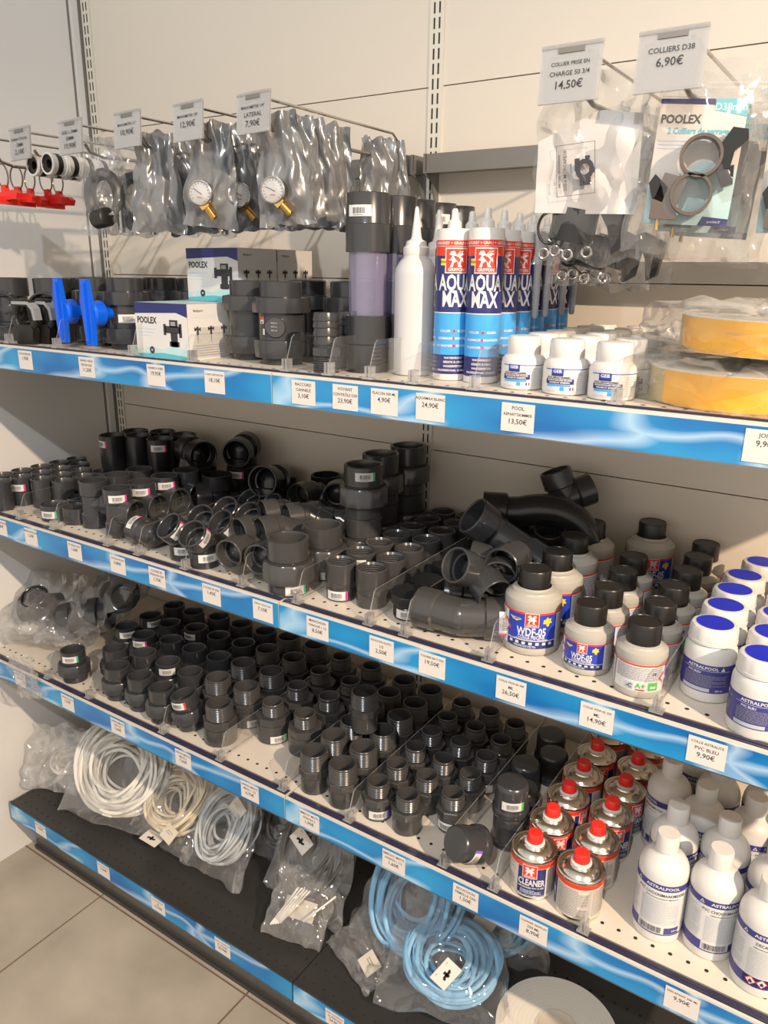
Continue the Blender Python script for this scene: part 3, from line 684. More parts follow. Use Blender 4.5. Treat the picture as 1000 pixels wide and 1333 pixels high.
# --- third shelf
G = 'unions on the third shelf'
U3 = [(-0.700, (-0.434, -0.352, -0.278, -0.201, -0.121), 'first'), (-0.626, (-0.372, -0.286, -0.203, -0.121), 'second'), (-0.550, (-0.425, -0.347, -0.265, -0.185, -0.104), 'third'), (-0.471, (-0.425, -0.345, -0.265, -0.184, -0.103), 'fourth'), (-0.393, (-0.432, -0.350, -0.262, -0.178, -0.100), 'fifth')]
stk3 = {(0, 0): (35, 'green'), (0, 2): (45, None), (0, 3): (45, None), (1, 1): (10, 'pink'), (3, 1): (35, None), (2, 3): (0, None)}
for ci, (x, ysl, cn) in enumerate(U3):
    for ri, y in enumerate(ysl):
        if (ci, ri) in ((0, 1),): continue
        s = stk3.get((ci, ri))
        place('union', 'pipe_union', (x, y, S3), 'dark grey three-piece union, %s in the %s column' % (nth(ri), cn), 'pipe union', G, R_(random.uniform(0, 40)), (0.0286, 0.063, s[0], s[1]) if s else None)
place('union', 'pipe_union', (-0.318, -0.420, S3 + 0.004), 'dark grey union tilted to the left with red-edged sticker', 'pipe union', G, (6 * D2R, -8 * D2R, 0), (0.0286, 0.063, 12, 'red'))
G = 'threaded unions on the third shelf'
for ci, (x, ysl) in enumerate([(-0.314, (-0.342, -0.262, -0.180, -0.102)), (-0.235, (-0.417, -0.335, -0.255, -0.177, -0.098))]):
    for ri, y in enumerate(ysl):
        place('union_male', 'threaded_union', (x, y, S3), 'grey union with wide threaded top, %s in the %s threaded column' % (nth(ri), ('left', 'right')[ci]), 'threaded union', G, R_(random.uniform(0, 40)), (0.0351, 0.012, 40, 'green_tag') if (ci, ri) == (1, 1) else None)
G = 'narrow threaded unions on the third shelf'
for ci, (x, ysl) in enumerate([(-0.150, (-0.347, -0.267, -0.188, -0.108)), (-0.067, (-0.344, -0.264, -0.186, -0.105))]):
    for ri, y in enumerate(ysl):
        place('union_male_small', 'threaded_union', (x, y, S3), 'grey union with narrow threaded top, %s in the %s narrow column' % (nth(ri), ('left', 'right')[ci]), 'threaded union', G, R_(random.uniform(0, 40)), (0.0351, 0.012, 40, 'green_tag') if (ci, ri) == (0, 0) else None)
G = 'wide male adaptors on the third shelf'
for ci, (x, ysl) in enumerate([(0.027, (-0.432, -0.370, -0.308, -0.240, -0.176, -0.114)), (0.095, (-0.434, -0.369, -0.303, -0.240, -0.180, -0.117))]):
    for ri, y in enumerate(ysl):
        place('male_large', 'male_adaptor', (x, y, S3), 'grey pipe adaptor with wide threaded end, %s in the %s adaptor column' % (nth(ri), ('left', 'right')[ci]), 'pipe adaptor', G, R_(random.uniform(-20, 20)))
place('male_large', 'male_adaptor', (0.062, -0.318, S3 + 0.0822), 'grey wide adaptor standing on top of two others', 'pipe adaptor', G, R_(10))
G = 'narrow male adaptors on the third shelf'
for ci, (x, ysl) in enumerate([(0.167, (-0.425, -0.362, -0.297, -0.234, -0.170, -0.106)), (0.231, (-0.427, -0.361, -0.300, -0.233, -0.170, -0.104)), (0.294, (-0.378, -0.312, -0.247, -0.183, -0.116))]):
    for ri, y in enumerate(ysl):
        place('male_small', 'male_adaptor', (x, y, S3), 'grey pipe adaptor with narrow threaded end, %s in the %s narrow row' % (nth(ri), ('left', 'middle', 'right')[ci]), 'pipe adaptor', G, R_(random.uniform(-20, 20)),
              (0.0266, 0.014, 25, 'purple') if (ci, ri) == (0, 0) else ((0.0266, 0.014, 20, 'red') if (ci, ri) == (2, 0) else ((0.0266, 0.014, 30, None) if (ci, ri) == (2, 2) else None)))
G = 'pipe caps on the third shelf'
for x, y, z, rot, lb, st in [(0.393, -0.355, 0.0, (0, 0, 0), 'lower one of the front pair', None), (0.393, -0.355, 0.0602, (0, 0, 0), 'stacked on another with a small yellow-green sticker', (0.0289, 0.028, 30, 'green_tag')),
                         (0.375, -0.435, 0.038, (55, -38, 0), 'tipped over against the front divider', (0.0289, 0.030, 20, 'purple')), (0.385, -0.280, 0.0, (0, 0, 0), 'next behind the stacked pair', None), (0.358, -0.210, 0.0, (0, 0, 0), 'in shadow by the adaptors', None),
                         (0.390, -0.150, 0.0, (0, 0, 0), 'in shadow beside the cans', None), (0.362, -0.090, 0.0, (0, 0, 0), 'rearmost in the shadow', None)]:
    place('cap', 'pipe_stopper', (x, y, S3 + z), 'rounded dark grey pipe cap, ' + lb, 'pipe cap', G, tuple(a * D2R for a in rot), st)

# ================================================================== BOTTLES, CANS AND TUBES
GRIF = [(-0.40, -0.45), (-0.22, -0.45), (-0.18, -0.22), (0.02, -0.12), (0.10, -0.45), (0.34, -0.45), (0.22, -0.30), (0.30, -0.05), (0.42, -0.20), (0.38, 0.05), (0.20, 0.12), (0.30, 0.20), (0.48, 0.28), (0.28, 0.32), (0.44, 0.45), (0.16, 0.42), (-0.02, 0.22), (-0.14, 0.45), (-0.34, 0.42), (-0.46, 0.24), (-0.26, 0.20), (-0.36, 0.02), (-0.48, -0.04), (-0.26, -0.12)]
def griffin(b, r, a, z, s):
    b.wrect(r, a - s / r * 0.62, a + s / r * 0.62, z - s * 0.66, z + s * 0.62, 'print_white')
    b.wrect(r + .0003, a - s / r * 0.56, a + s / r * 0.56, z - s * 0.60, z + s * 0.56, 'red')
    for q in range(0, 1): b.wpoly(r + .0006, a, z + s * 0.06, [(x * s * 0.9, y * s * 0.9) for x, y in GRIF], 'print_white')
    b.wtext(r + .0006, a, z - s * 0.48, 'GRIFFON', s * 0.22, 'print_white', True)
def barcode(b, r, a0, a1, z0, z1, seed=2):
    rd = random.Random(seed); b.wrect(r, a0, a1, z0, z1, 'print_white'); a = a0 + 0.02
    while a < a1 - 0.03:
        w = rd.choice((0.008, 0.014, 0.022)); b.wrect(r + .0003, a, a + w, z0 + 0.001, z1 - 0.001, 'ink'); a += w + rd.choice((0.01, 0.018))

# WDF-05 glue
def wdf(name, R, hb, hs, hc, rc, back=False):
    k = R / 0.0425
    b = MB(); pr = [(R * 0.85, 0), (R * 0.97, 0.002), (R, 0.006), (R, 0.012 * k), (R * .985, 0.013 * k), (R * .985, hb - 0.010 * k), (R, hb - 0.008 * k), (R, hb - 0.001), (R * 0.98, hb + 0.004)]
    pr += [(R * 0.86, hb + (hs - hb) * 0.62), (R * 0.78, hb + (hs - hb) * 0.78), (R * 0.76, hs - 0.001), (R * 0.62, hs + 0.001), (R * 0.60, hs + 0.004)]
    b.lathe(pr, 'grey_bottle', 40); b.disc(R * 0.85, 0.0002, 'grey_bottle')
    c = MB(); c.lathe([(rc * 0.9, hs), (rc, hs + 0.001), (rc, hc - 0.002), (rc * 0.95, hc), (rc * 0.9, hc), (rc * 0.88, hc - 0.0008), (0.0001, hc - 0.0006)], 'black_plastic', 48, rib=(2, 0.006))
    l = MB(); r = R + 0.0002; z0 = 0.014 * k; z1 = hb - 0.011 * k; H = z1 - z0
    l.wrect(r, -PI * 0.98, PI * 0.98, z0, z1, 'print_white')
    a0 = -0.95 if not back else 2.2
    def pan(a):
        l.wrect(r + .0003, a - 0.92, a + 0.92, z0, z0 + H * 0.22, 'label_navy')
        l.wrect(r + .0003, a - 0.92, a + 0.92, z0 + H * 0.22, z1 - H * 0.06, 'label_blue')
        l.wrect(r + .0005, a - 0.92, a + 0.92, z0 + H * 0.205, z0 + H * 0.225, 'print_white')
        griffin(l, r + .0006, a, z1 - H * 0.20, H * 0.30)
        l.wtext(r + .0007, a, z0 + H * 0.455, 'WDF-05', H * 0.31, 'print_white', True, 0.70)
        l.wtext(r + .0007, a, z0 + H * 0.315, 'COLLE PISCINE', H * 0.125, 'print_white', True, 0.85)
        l.wtext(r + .0007, a, z0 + H * 0.245, 'JOINTS SOUPLES PVC-U/PVC-A - JOINTS RIGIDES', H * 0.042, 'print_white', True)
        for i in range(7): l.wrect(r + .0007, a - 0.78 + i * 0.235, a - 0.66 + i * 0.235, z0 + H * 0.10, z0 + H * 0.175, 'light_text')
        l.wlines(r + .0007, a - 0.6, a + 0.6, z0 + H * 0.02, z0 + H * 0.085, 2, 'light_text')
        l.wpoly(r + .0007, a + 0.55, z1 - H * 0.24, [(x * H * 0.13, y * H * 0.13) for x, y in [(-1, -.4), (-.3, -.5), (-.2, -1), (.3, -1), (.4, -.4), (1, -.3), (.6, .2), (.8, .6), (.2, .6), (-.1, 1), (-.5, .5), (-.9, .4)]], 'yellow')
        l.wpoly(r + .0007, a - 0.58, z1 - H * 0.22, [(x * H * 0.13, y * H * 0.10) for x, y in [(-1.4, .4), (1.4, .2), (.8, -.2), (.2, -.6), (-.6, -.3)]], 'yellow')
        l.wtext(r + .0008, a - 0.58, z1 - H * 0.19, 'SWIMMING POOL', H * 0.035, 'print_white', True)
    pan(0.0)
    l.wrect(r + .0003, -PI * 0.98, PI * 0.98, z1 - H * 0.06, z1 - H * 0.005, 'red')
    l.wlines(r + .0003, 1.0, 3.0, z0 + H * 0.04, z1 - H * 0.10, 16, 'soft_ink', 0.45)
    l.wlines(r + .0003, -3.0, -1.0, z0 + H * 0.40, z1 - H * 0.10, 10, 'soft_ink', 0.45, 5)
    # back side print with hazard marks
    l.wtext(r + .0005, -1.95, z0 + H * 0.22, 'A+', H * 0.26, 'green_tag', True)
    l.wrect(r + .0004, -1.66, -1.28, z0 + H * 0.06, z0 + H * 0.36, 'green_tag'); l.wrect(r + .0006, -1.58, -1.36, z0 + H * 0.14, z0 + H * 0.22, 'print_white')
    l.wrect(r + .0004, -2.12, -1.78, z0 + H * 0.05, z0 + H * 0.10, 'red')
    l.wrect(r + .0004, -2.55, -2.22, z0 + H * 0.06, z0 + H * 0.30, 'pale_ink'); l.wtext(r + .0006, -2.38, z0 + H * .18, '-C', H * 0.2, 'ink', True)
    l.wtext(r + .0005, -1.45, z0 + H * 0.66, 'CE', H * 0.12, 'ink', True)
    l.wpoly(r + .0005, -1.02, z0 + H * 0.50, [(0, -0.22 * H), (0.2 * H, 0), (0, 0.22 * H), (-0.2 * H, 0)], 'red'); l.wpoly(r + .0007, -1.02, z0 + H * 0.50, [(0, -0.15 * H), (0.13 * H, 0), (0, 0.15 * H), (-0.13 * H, 0)], 'print_white')
    PROTO[name] = [('bottle_body', b.mesh(), -1, None), ('screw_cap', c.mesh(), -1, 'black screw cap'), ('printed_label', l.mesh(ang=60), 0, 'blue and red printed label')]
wdf('wdf500', 0.0425, 0.082, 0.096, 0.126, 0.0235)
wdf('wdf250', 0.0345, 0.060, 0.071, 0.1005, 0.0225)
G = 'large glue bottles'
for k, (x, y, a) in enumerate([(0.418, -0.385, 22), (0.418, -0.296, 5), (0.412, -0.206, -30), (0.412, -0.117, -25)]):
    place('wdf500', 'glue_bottle', (x, y, S2), 'large grey glue bottle with black cap, %s in the left bottle column' % nth(k), 'glue bottle', G, R_(a))
place('wdf500', 'glue_bottle', (0.500, -0.052, S2), 'large grey glue bottle standing alone against the wall', 'glue bottle', G, R_(25))
G = 'small glue bottles'
for k, (x, y, a) in enumerate([(0.512, -0.402, 5), (0.512, -0.328, -10), (0.510, -0.250, -12), (0.505, -0.175, 0)]):
    place('wdf250', 'glue_bottle', (x, y, S2), 'small grey glue bottle, %s in the middle column' % nth(k), 'glue bottle', G, R_(a))
for k, (x, y, a) in enumerate([(0.592, -0.420, 130), (0.592, -0.342, -70), (0.592, -0.266, 130), (0.594, -0.190, -60), (0.594, -0.114, 130), (0.591, -0.040, 120)]):
    lb = 'small glue bottle showing its back label with green A+ marks' if k == 0 else 'small grey glue bottle, %s in the right column beside blue-lidded tubs' % nth(k)
    place('wdf250', 'glue_bottle', (x, y, S2), lb, 'glue bottle', G, R_(a))
# blue lidded tubs
def tub():
    R = 0.0335
    b = MB(); b.lathe([(R * 0.88, 0), (R * 0.98, 0.002), (R, 0.005), (R, 0.064), (R * 0.985, 0.071), (R * 0.92, 0.077), (R * 0.86, 0.079), (R * 0.86, 0.083)], 'white_plastic', 40); b.disc(R * .88, .0002, 'white_plastic')
    l = MB(); r = R + .0003; l.wrect(r, -PI * .97, PI * .97, 0.016, 0.056, 'label_indigo')
    for a in (0.0, 2.1, -2.1):
        l.wrect(r + .0003, a - 0.93, a + 0.93, 0.0475, 0.048, 'light_text')
        l.wtext(r + .0004, a - 0.15, 0.0515, 'ASTRALPOOL', 0.0058, 'print_white', True, 1.15); l.wpoly(r + .0004, a + .62, .0515, [(-.003, -.0025), (.003, -.0025), (0, .0032)], 'print_white')
        l.wtext(r + .0004, a - 0.45, 0.0440, 'PVC BLEU', 0.0042, 'print_white', True)
        l.wlines(r + .0003, a - 0.88, a + 0.88, 0.024, 0.0415, 9, 'soft_ink', 0.5, int(a * 9) + 30)
        l.wrect(r + .0003, a - 0.93, a + 0.2, 0.0175, 0.0225, 'pale_ink'); l.wtext(r + .0004, a + 0.55, 0.020, '250 ml', 0.0035, 'print_white', True)
    c = MB(); c.lathe([(0.0300, 0.080), (0.0312, 0.081), (0.0312, 0.0845), (0.0305, 0.085)], 'white_plastic', 40)
    c.lathe([(0.0305, 0.085), (0.0300, 0.0995), (0.0282, 0.1025), (0.0250, 0.1035), (0.0001, 0.1035)], 'white_plastic', 60, rib=(5, 0.008))
    c.lathe([(0.0285, 0.0785), (0.029, 0.080)], 'label_navy', 40)
    d = MB(); d.disc(0.0235, 0.1039, 'lid_blue', 40); d.text('ASTRALPOOL', 0, 0, 0.0045, 'label_blue', True, 0, 1, Matrix.Translation((0, 0, 0.1042)) @ Matrix.Rotation(-PI / 2, 4, 'X'))
    PROTO['tub'] = [('tub_body', b.mesh(), -1, None), ('printed_label', l.mesh(ang=60), 0, 'dark indigo printed label'), ('screw_lid', c.mesh(), -1, 'ribbed white lid'), ('lid_disc', d.mesh(), 2, 'bright blue disc')]
tub()
G = 'white tubs with blue lids'
for k, (x, y, a) in enumerate([(0.672, -0.380, 5), (0.672, -0.309, 40), (0.672, -0.240, -20), (0.674, -0.171, 10), (0.688, -0.092, 60)]):
    place('tub', 'glue_tub', (x, y, S2), 'white glue tub with blue lid, %s in the left tub column' % nth(k), 'glue tub', G, R_(a))
for k, (x, y, a) in enumerate([(0.742, -0.438, 15), (0.742, -0.366, 0), (0.742, -0.296, 30), (0.744, -0.226, 0), (0.757, -0.150, 0)]):
    place('tub', 'glue_tub', (x, y, S2), 'white glue tub with blue lid, %s in the right tub column' % nth(k), 'glue tub', G, R_(a))
# cleaner cans
def can():
    R = 0.0355
    b = MB(); b.lathe([(R * .93, 0), (R, 0.001), (R * 1.01, 0.003), (R, 0.005), (R, 0.070), (R * 1.015, 0.071), (R * 1.025, 0.0735), (R * 0.99, 0.0752), (R * 0.93, 0.0740), (R * 0.91, 0.0715), (R * 0.86, 0.0710), (R * 0.78, 0.0745), (R * 0.66, 0.0785), (R * 0.55, 0.0800), (R * 0.50, 0.0790), (R * 0.46, 0.0815), (R * 0.40, 0.083), (0.0001, 0.083)], 'tin', 44); b.disc(R * .93, .0002, 'tin')
    l = MB(); r = R + .0003; l.wrect(r, -PI * .99, PI * .99, 0.006, 0.069, 'cardboard')
    l.wrect(r + .0003, -0.95, 0.30, 0.008, 0.060, 'label_navy'); l.wrect(r + .0003, -0.95, 0.30, 0.006, 0.011, 'print_white')
    l.wrect(r + .0005, -PI * .99, PI * .99, 0.061, 0.069, 'red')
    griffin(l, r + .0007, -0.42, 0.0545, 0.019)
    l.wtext(r + .0008, -0.33, 0.0335, 'CLEANER', 0.0160, 'print_white', True, 0.62)
    l.wtext(r + .0008, -0.33, 0.0245, 'DEGREASER PVC & ABS', 0.0040, 'print_white', True)
    l.wlines(r + .0007, -0.80, 0.15, 0.0125, 0.0205, 4, 'light_text')
    l.wlines(r + .0004, 0.38, 1.9, 0.010, 0.058, 17, 'soft_ink', 0.4); l.wlines(r + .0004, 2.0, 5.2, 0.010, 0.058, 17, 'soft_ink', 0.4, 9)
    c = MB(); c.lathe([(0.0160, 0.0825), (0.0160, 0.0845), (0.0135, 0.0858), (0.0125, 0.0865)], 'white_plastic', 32)
    d = MB(); d.lathe([(0.0128, 0.0855), (0.0128, 0.089), (0.0120, 0.0895), (0.0115, 0.0995), (0.0105, 0.1010), (0.0001, 0.1012)], 'red_cap', 36, rib=(2, 0.012))
    PROTO['can'] = [('can_body', b.mesh(), -1, None), ('printed_label', l.mesh(ang=60), 0, 'red and navy printed label'), ('collar', c.mesh(), -1, 'white collar'), ('screw_cap', d.mesh(), -1, 'red screw cap')]
can()
G = 'cleaner cans with red caps'
for ci, (x, rr) in enumerate(((0.467, (38, 70, 95, 30, 60)), (0.543, (-62, -40, 60, 80, 20)))):
    for ri, y in enumerate((-0.422, -0.348, -0.273, -0.199, -0.124)):
        lb = 'metal cleaner can with red cap and CLEANER facing front' if (ci, ri) == (0, 0) else 'metal cleaner can with red cap, %s in the %s can column' % (nth(ri), ('left', 'right')[ci])
        place('can', 'cleaner_can', (x, y - 0.006, S3), lb, 'cleaner can', G, R_(rr[ri]))
place('can', 'cleaner_can', (0.467, -0.052, S3), 'metal cleaner can at the very back of the left can column', 'cleaner can', G)
place('can', 'cleaner_can', (0.543, -0.052, S3), 'metal cleaner can at the very back of the right can column', 'cleaner can', G)
# pvc primer bottles
def astral(name, title, hz):
    R = 0.0355
    b = MB(); b.lathe([(R * .88, 0), (R * .98, .002), (R, .005), (R, 0.108), (R * .985, 0.114), (R * .93, .121), (R * .80, .129), (R * .60, .1345), (R * .46, .137), (R * .42, .139), (R * .42, .143)], 'white_plastic', 44); b.disc(R * .88, .0002, 'white_plastic')
    l = MB(); r = R + .0003; l.wrect(r, -PI * .98, PI * .98, 0.016, 0.104, 'print_white')
    l.wrect(r + .0003, -PI * .98, PI * .98, 0.0935, 0.104, 'label_indigo'); l.wrect(r + .0003, -PI * .98, PI * .98, 0.016, 0.018, 'label_indigo')
    l.wtext(r + .0006, 0.1, 0.0988, 'ASTRALPOOL', 0.0066, 'print_white', True, 1.2); l.wtext(r + .0006, 2.4, 0.0988, 'ASTRALPOOL', 0.0066, 'print_white', True, 1.2); l.wtext(r + .0006, -2.2, 0.0988, 'ASTRALPOOL', 0.0066, 'print_white', True, 1.2)
    l.wpoly(r + .0006, -.92, .0988, [(-.0035, -.003), (.0035, -.003), (0, .0035)], 'print_white'); l.wpoly(r + .0008, -.92, .0980, [(-.0014, -.001), (.0014, -.001), (0, .002)], 'label_indigo')
    l.wrect(r + .0002, -0.78, 0.98, 0.030, 0.093, 'light_text') if False else None
    l.wtext(r + .0005, 0.1, 0.0865, title, 0.0068, 'ink', False, 0.86); l.wtext(r + .0005, 0.1, 0.0800, 'GEBRUIKSAANWIJZING LIMPIADOR', 0.0030, 'ink')
    l.wlines(r + .0005, -0.7, 0.92, 0.034, 0.077, 22, 'pale_ink', 0.42); l.wlines(r + .0005, -2.0, -0.85, 0.034, 0.088, 26, 'pale_ink', 0.42, 4); l.wlines(r + .0005, 1.05, 3.0, 0.030, 0.088, 28, 'pale_ink', 0.42, 8)
    l.wrect(r + .0003, -2.0, -0.75, 0.018, 0.032, 'label_indigo')
    if hz:
        for a in (-0.45, -0.05, 0.75): 
            l.wrect(r + .0003, -0.75, 0.98, 0.018, 0.032, 'label_indigo')
            l.wpoly(r + .0006, a, 0.0255, [(0, -.0075), (.0075, 0), (0, .0075), (-.0075, 0)], 'red'); l.wpoly(r + .0008, a, 0.0255, [(0, -.0062), (.0062, 0), (0, .0062), (-.0062, 0)], 'print_white'); l.wpoly(r + .0010, a, 0.0250, [(-.002, -.003), (.002, -.003), (.0025, .0), (0, .003), (-.0022, .0005)], 'ink')
    else:
        barcode(l, r + .0004, -0.70, 0.25, 0.019, 0.031)
        l.wrect(r + .0004, 0.34, 0.98, 0.0185, 0.0295, 'label_indigo'); l.wtext(r + .0008, 0.8, 0.024, '500 ml', 0.004, 'print_white', True)
    c = MB(); c.lathe([(0.0150, .140), (0.0160, .141), (0.0160, .1655), (0.0150, .168), (0.0001, .168)], 'white_plastic', 64, rib=(2, 0.012))
    PROTO[name] = [('bottle_body', b.mesh(), -1, None), ('printed_label', l.mesh(ang=60), 0, 'white label with indigo bands'), ('screw_cap', c.mesh(), -1, None)]
astral('astral', 'PVC CHOONMAAKMIDDEL', False); astral('astral2', 'DECAPANT PVC', True)
G = 'white primer bottles'
AB = [(0.656, -0.398, 8, 'astral', 'leftmost in front with barcode facing out'), (0.727, -0.388, 35, 'astral', 'second from left in front'), (0.797, -0.412, 18, 'astral2', 'rightmost in front reading DECAPANT'),
      (0.653, -0.325, 40, 'astral', 'left one of the second row'), (0.724, -0.310, -30, 'astral', 'middle one of the second row'), (0.795, -0.335, 10, 'astral', 'right one of the second row'),
      (0.679, -0.250, 0, 'astral', 'left one of the third row'), (0.750, -0.236, 70, 'astral', 'middle one of the third row'), (0.617, -0.212, -60, 'astral', 'closest to the cans showing its dark label'),
      (0.686, -0.172, 0, 'astral', 'left one of the rear row'), (0.758, -0.155, 20, 'astral', 'right one of the rear row'), (0.810, -0.255, 20, 'astral', 'far right in the third row'), (0.640, -0.11, 20, 'astral', 'hidden at the very back')]
for x, y, a, kd, lb in AB:
    place(kd, 'primer_bottle', (x, y, S3), 'white plastic primer bottle, ' + lb, 'primer bottle', G, R_(a))
# sealant cartridges
def cartridge(name, nozzle):
    R = 0.0252
    b = MB(); b.lathe([(R * .9, 0), (R, .001), (R, 0.2105), (R * .97, 0.2125), (R * .90, 0.2118), (R * .88, 0.209), (0.012, 0.209)], 'white_plastic', 40); b.disc(R * .9, .0002, 'white_plastic')
    tpr = [(0.012, 0.208), (0.0105, 0.212), (0.0095, 0.222), (0.0055, 0.226), (0.0045, 0.238), (0.0030, 0.240), (0.0001, 0.240)]
    c = MB(); c.lathe(tpr, 'white_plastic', 20)
    l = MB(); r = R + .0003
    W = PI * .86
    l.wrect(r, -W, W, 0.010, 0.038, 'label_navy'); l.wrect(r, -W, W, 0.038, 0.098, 'sky_blue'); l.wrect(r, -W, W, 0.098, 0.176, 'label_navy'); l.wrect(r, -W, W, 0.176, 0.197, 'red')
    l.wrect(r + .0003, -W, W, 0.1885, 0.1892, 'print_white'); l.wrect(r + .0003, -W, W, 0.097, 0.0985, 'print_white')
    for a in (-1.9, 0.0, 1.9): l.wtext(r + .0004, a, 0.1928, 'GREY + GRAU + GRIS', 0.0052, 'print_white', True)
    for a in (-0.05, 2.45 - 0.3, -2.25):
        griffin(l, r + .0005, a, 0.170, 0.027)
        l.wtext(r + .0005, a, 0.1385, 'AQUA', 0.0300, 'print_white', True, 0.60); l.wtext(r + .0005, a, 0.1160, 'MAX', 0.0300, 'print_white', True, 0.62)
        l.wrect(r + .0005, a - 0.92, a - 0.55, 0.163, 0.172, 'yellow'); l.wtext(r + .0007, a - 0.73, 0.1675, 'POOL', 0.004, 'ink', True)
        for i, (t1, t2) in enumerate((('COLLER', 'KLEBEN'), ('ASSEMBLER', 'MONTIEREN'), ('ETANCHER', 'DICHTEN'))):
            z = 0.072 - i * 0.0105; l.wtext(r + .0005, a - 0.52, z, t1, 0.0045, 'print_white', True); l.wtext(r + .0005, a + 0.52, z, t2, 0.0045, 'print_white', True)
            l.wrect(r + .0004, a - 0.07, a + 0.07, z - 0.002, z + 0.002, 'red')
        for i, t1 in enumerate(('WATERPROOF', "RÉSISTE À L'EAU", 'WASSERFESTEN', 'PROFESSIONAL QUALITY')): l.wtext(r + .0005, a, 0.0335 - i * 0.006, t1, 0.0042, 'print_white', True)
    P = [('cartridge_tube', b.mesh(), -1, None), ('printed_label', l.mesh(ang=60), 0, 'navy, red and light blue printed label'), ('tip', c.mesh(), -1, None)]
    if nozzle:
        n = MB(); M = Matrix.Rotation(55 * D2R, 4, 'Z') @ Matrix.Translation((0, -R - 0.0075, 0))
        n.lathe([(0.0001, 0.088), (0.0035, 0.088), (0.0048, 0.092), (0.006, 0.135), (0.0062, 0.136), (0.0050, 0.137), (0.0075, 0.208), (0.009, 0.209), (0.009, 0.213), (0.0001, 0.213)], 'grey_plastic', 20, M)
        P.append(('spare_nozzle', n.mesh(), -1, 'grey tapered nozzle taped alongside'))
    PROTO[name] = P
cartridge('cartridge', False); cartridge('cartridge_nozzle', True)
G = 'sealant cartridges on the top shelf'
for ci, x in enumerate((0.253, 0.305)):
    for ri in range(6):
        y = -0.372 + ri * 0.0535
        place('cartridge_nozzle' if ri >= 2 and ci else 'cartridge', 'sealant_cartridge', (x, y, S1), 'blue and red sealant cartridge, %s in the %s cartridge column' % (nth(ri), ('left', 'right')[ci]), 'sealant cartridge', G, R_((30, 34, 40, 20, 50, 35)[ri] + (0 if ci else 12)))
# squeeze bottles
b = MB(); R = 0.0315
b.lathe([(R * .9, 0), (R, .002), (R, 0.150), (R * .97, .158), (R * .80, .168), (R * .62, .174), (R * .58, .178)], 'milky', 40); b.disc(R * .9, .0002, 'milky')
c = MB(); c.lathe([(0.0185, .177), (0.0195, .179), (0.0195, .188), (0.016, .191), (0.0150, .197), (0.009, .200), (0.0075, .204), (0.0030, .243), (0.0018, .246), (0.0001, .246)], 'white_plastic', 48)
PROTO['squeeze'] = [('bottle_body', b.mesh(), -1, None), ('nozzle_cap', c.mesh(), -1, 'white pointed nozzle cap')]
for k in range(3):
    place('squeeze', 'squeeze_bottle', (0.181, -0.358 + k * 0.066, S1), 'translucent white squeeze bottle with pointed cap, %s of its row' % nth(k), 'squeeze bottle', 'squeeze bottles on the top shelf')
for k in range(5):
    place('sight_glass', 'sight_glass', (0.101 + (0.006 if k == 1 else 0), -0.370 + k * 0.0695, S1), 'grey pipe sight glass with clear middle, %s of its row' % nth(k), 'sight glass', 'sight glasses on the top shelf', R_(0),
          (0.0345, 0.240, 12, None) if k == 0 else ((0.0345, 0.24, 40, None) if k == 3 else None))
# small pots
def pot():
    R = 0.0295
    b = MB(); b.lathe([(R * .9, 0), (R, .002), (R, .036), (R * .97, .041), (R * .86, .0455), (R * .78, .047), (R * .78, .049)], 'white_plastic', 36); b.disc(R * .9, .0002, 'white_plastic')
    l = MB(); r = R + .0003; l.wrect(r, -PI * .97, PI * .97, .005, .0365, 'print_white')
    l.wrect(r + .0003, -1.1, 1.5, .0335, .0345, 'label_blue')
    l.wrect(r + .0005, -0.72, -0.18, .026, .0350, 'label_blue'); l.wtext(r + .0008, -0.45, .0315, 'GEB', .0055, 'print_white', True, 1.2); l.wrect(r + .0006, -0.72, -0.18, .0255, .028, 'label_navy')
    l.wtext(r + .0005, -0.4, .0235, "POOL REPART'SKIMMER", .0030, 'ink', True)
    l.wrect(r + .0004, -1.0, 0.30, .0150, .0218, 'label_navy'); l.wtext(r + .0007, -0.35, .0200, 'RÉPARATION DES PISCINES', .0028, 'print_white', True); l.wtext(r + .0007, -0.35, .0170, 'FISSURES ET SKIMMERS', .0028, 'print_white', True)
    l.wrect(r + .0004, -0.95, 0.15, .0120, .0145, 'sky_blue'); l.wrect(r + .0004, -0.95, -0.45, .0065, .0110, 'light_text'); l.wrect(r + .0004, -0.30, -0.12, .0065, .0115, 'sky_blue')
    l.wrect(r + .0004, 0.12, 0.18, .007, .011, 'label_blue'); l.wrect(r + .0004, 0.24, 0.30, .007, .011, 'red')
    l.wlines(r + .0004, 0.42, 1.3, .006, .031, 9, 'pale_ink', .4)
    c = MB(); c.lathe([(0.0225, .048), (0.0230, .049), (0.0225, .0685), (0.0205, .0715), (0.016, .0722), (0.0001, .0722)], 'white_plastic', 72, rib=(2, 0.008))
    PROTO['pot'] = [('pot_body', b.mesh(), -1, None), ('printed_label', l.mesh(ang=60), 0, 'white label with navy and blue print'), ('screw_cap', c.mesh(), -1, None)]
pot()
for ci, (x, y0) in enumerate(((0.380, -0.392), (0.446, -0.402), (0.512, -0.410))):
    for ri in range(6):
        place('pot', 'repair_pot', (x + ri * 0.000, y0 + ri * 0.0665, S1), 'small white repair pot, %s in the %s pot column' % (nth(ri), ('left', 'middle', 'right')[ci]), 'repair pot', 'white repair pots on the top shelf', R_(26 + (ri * 31 % 17)))
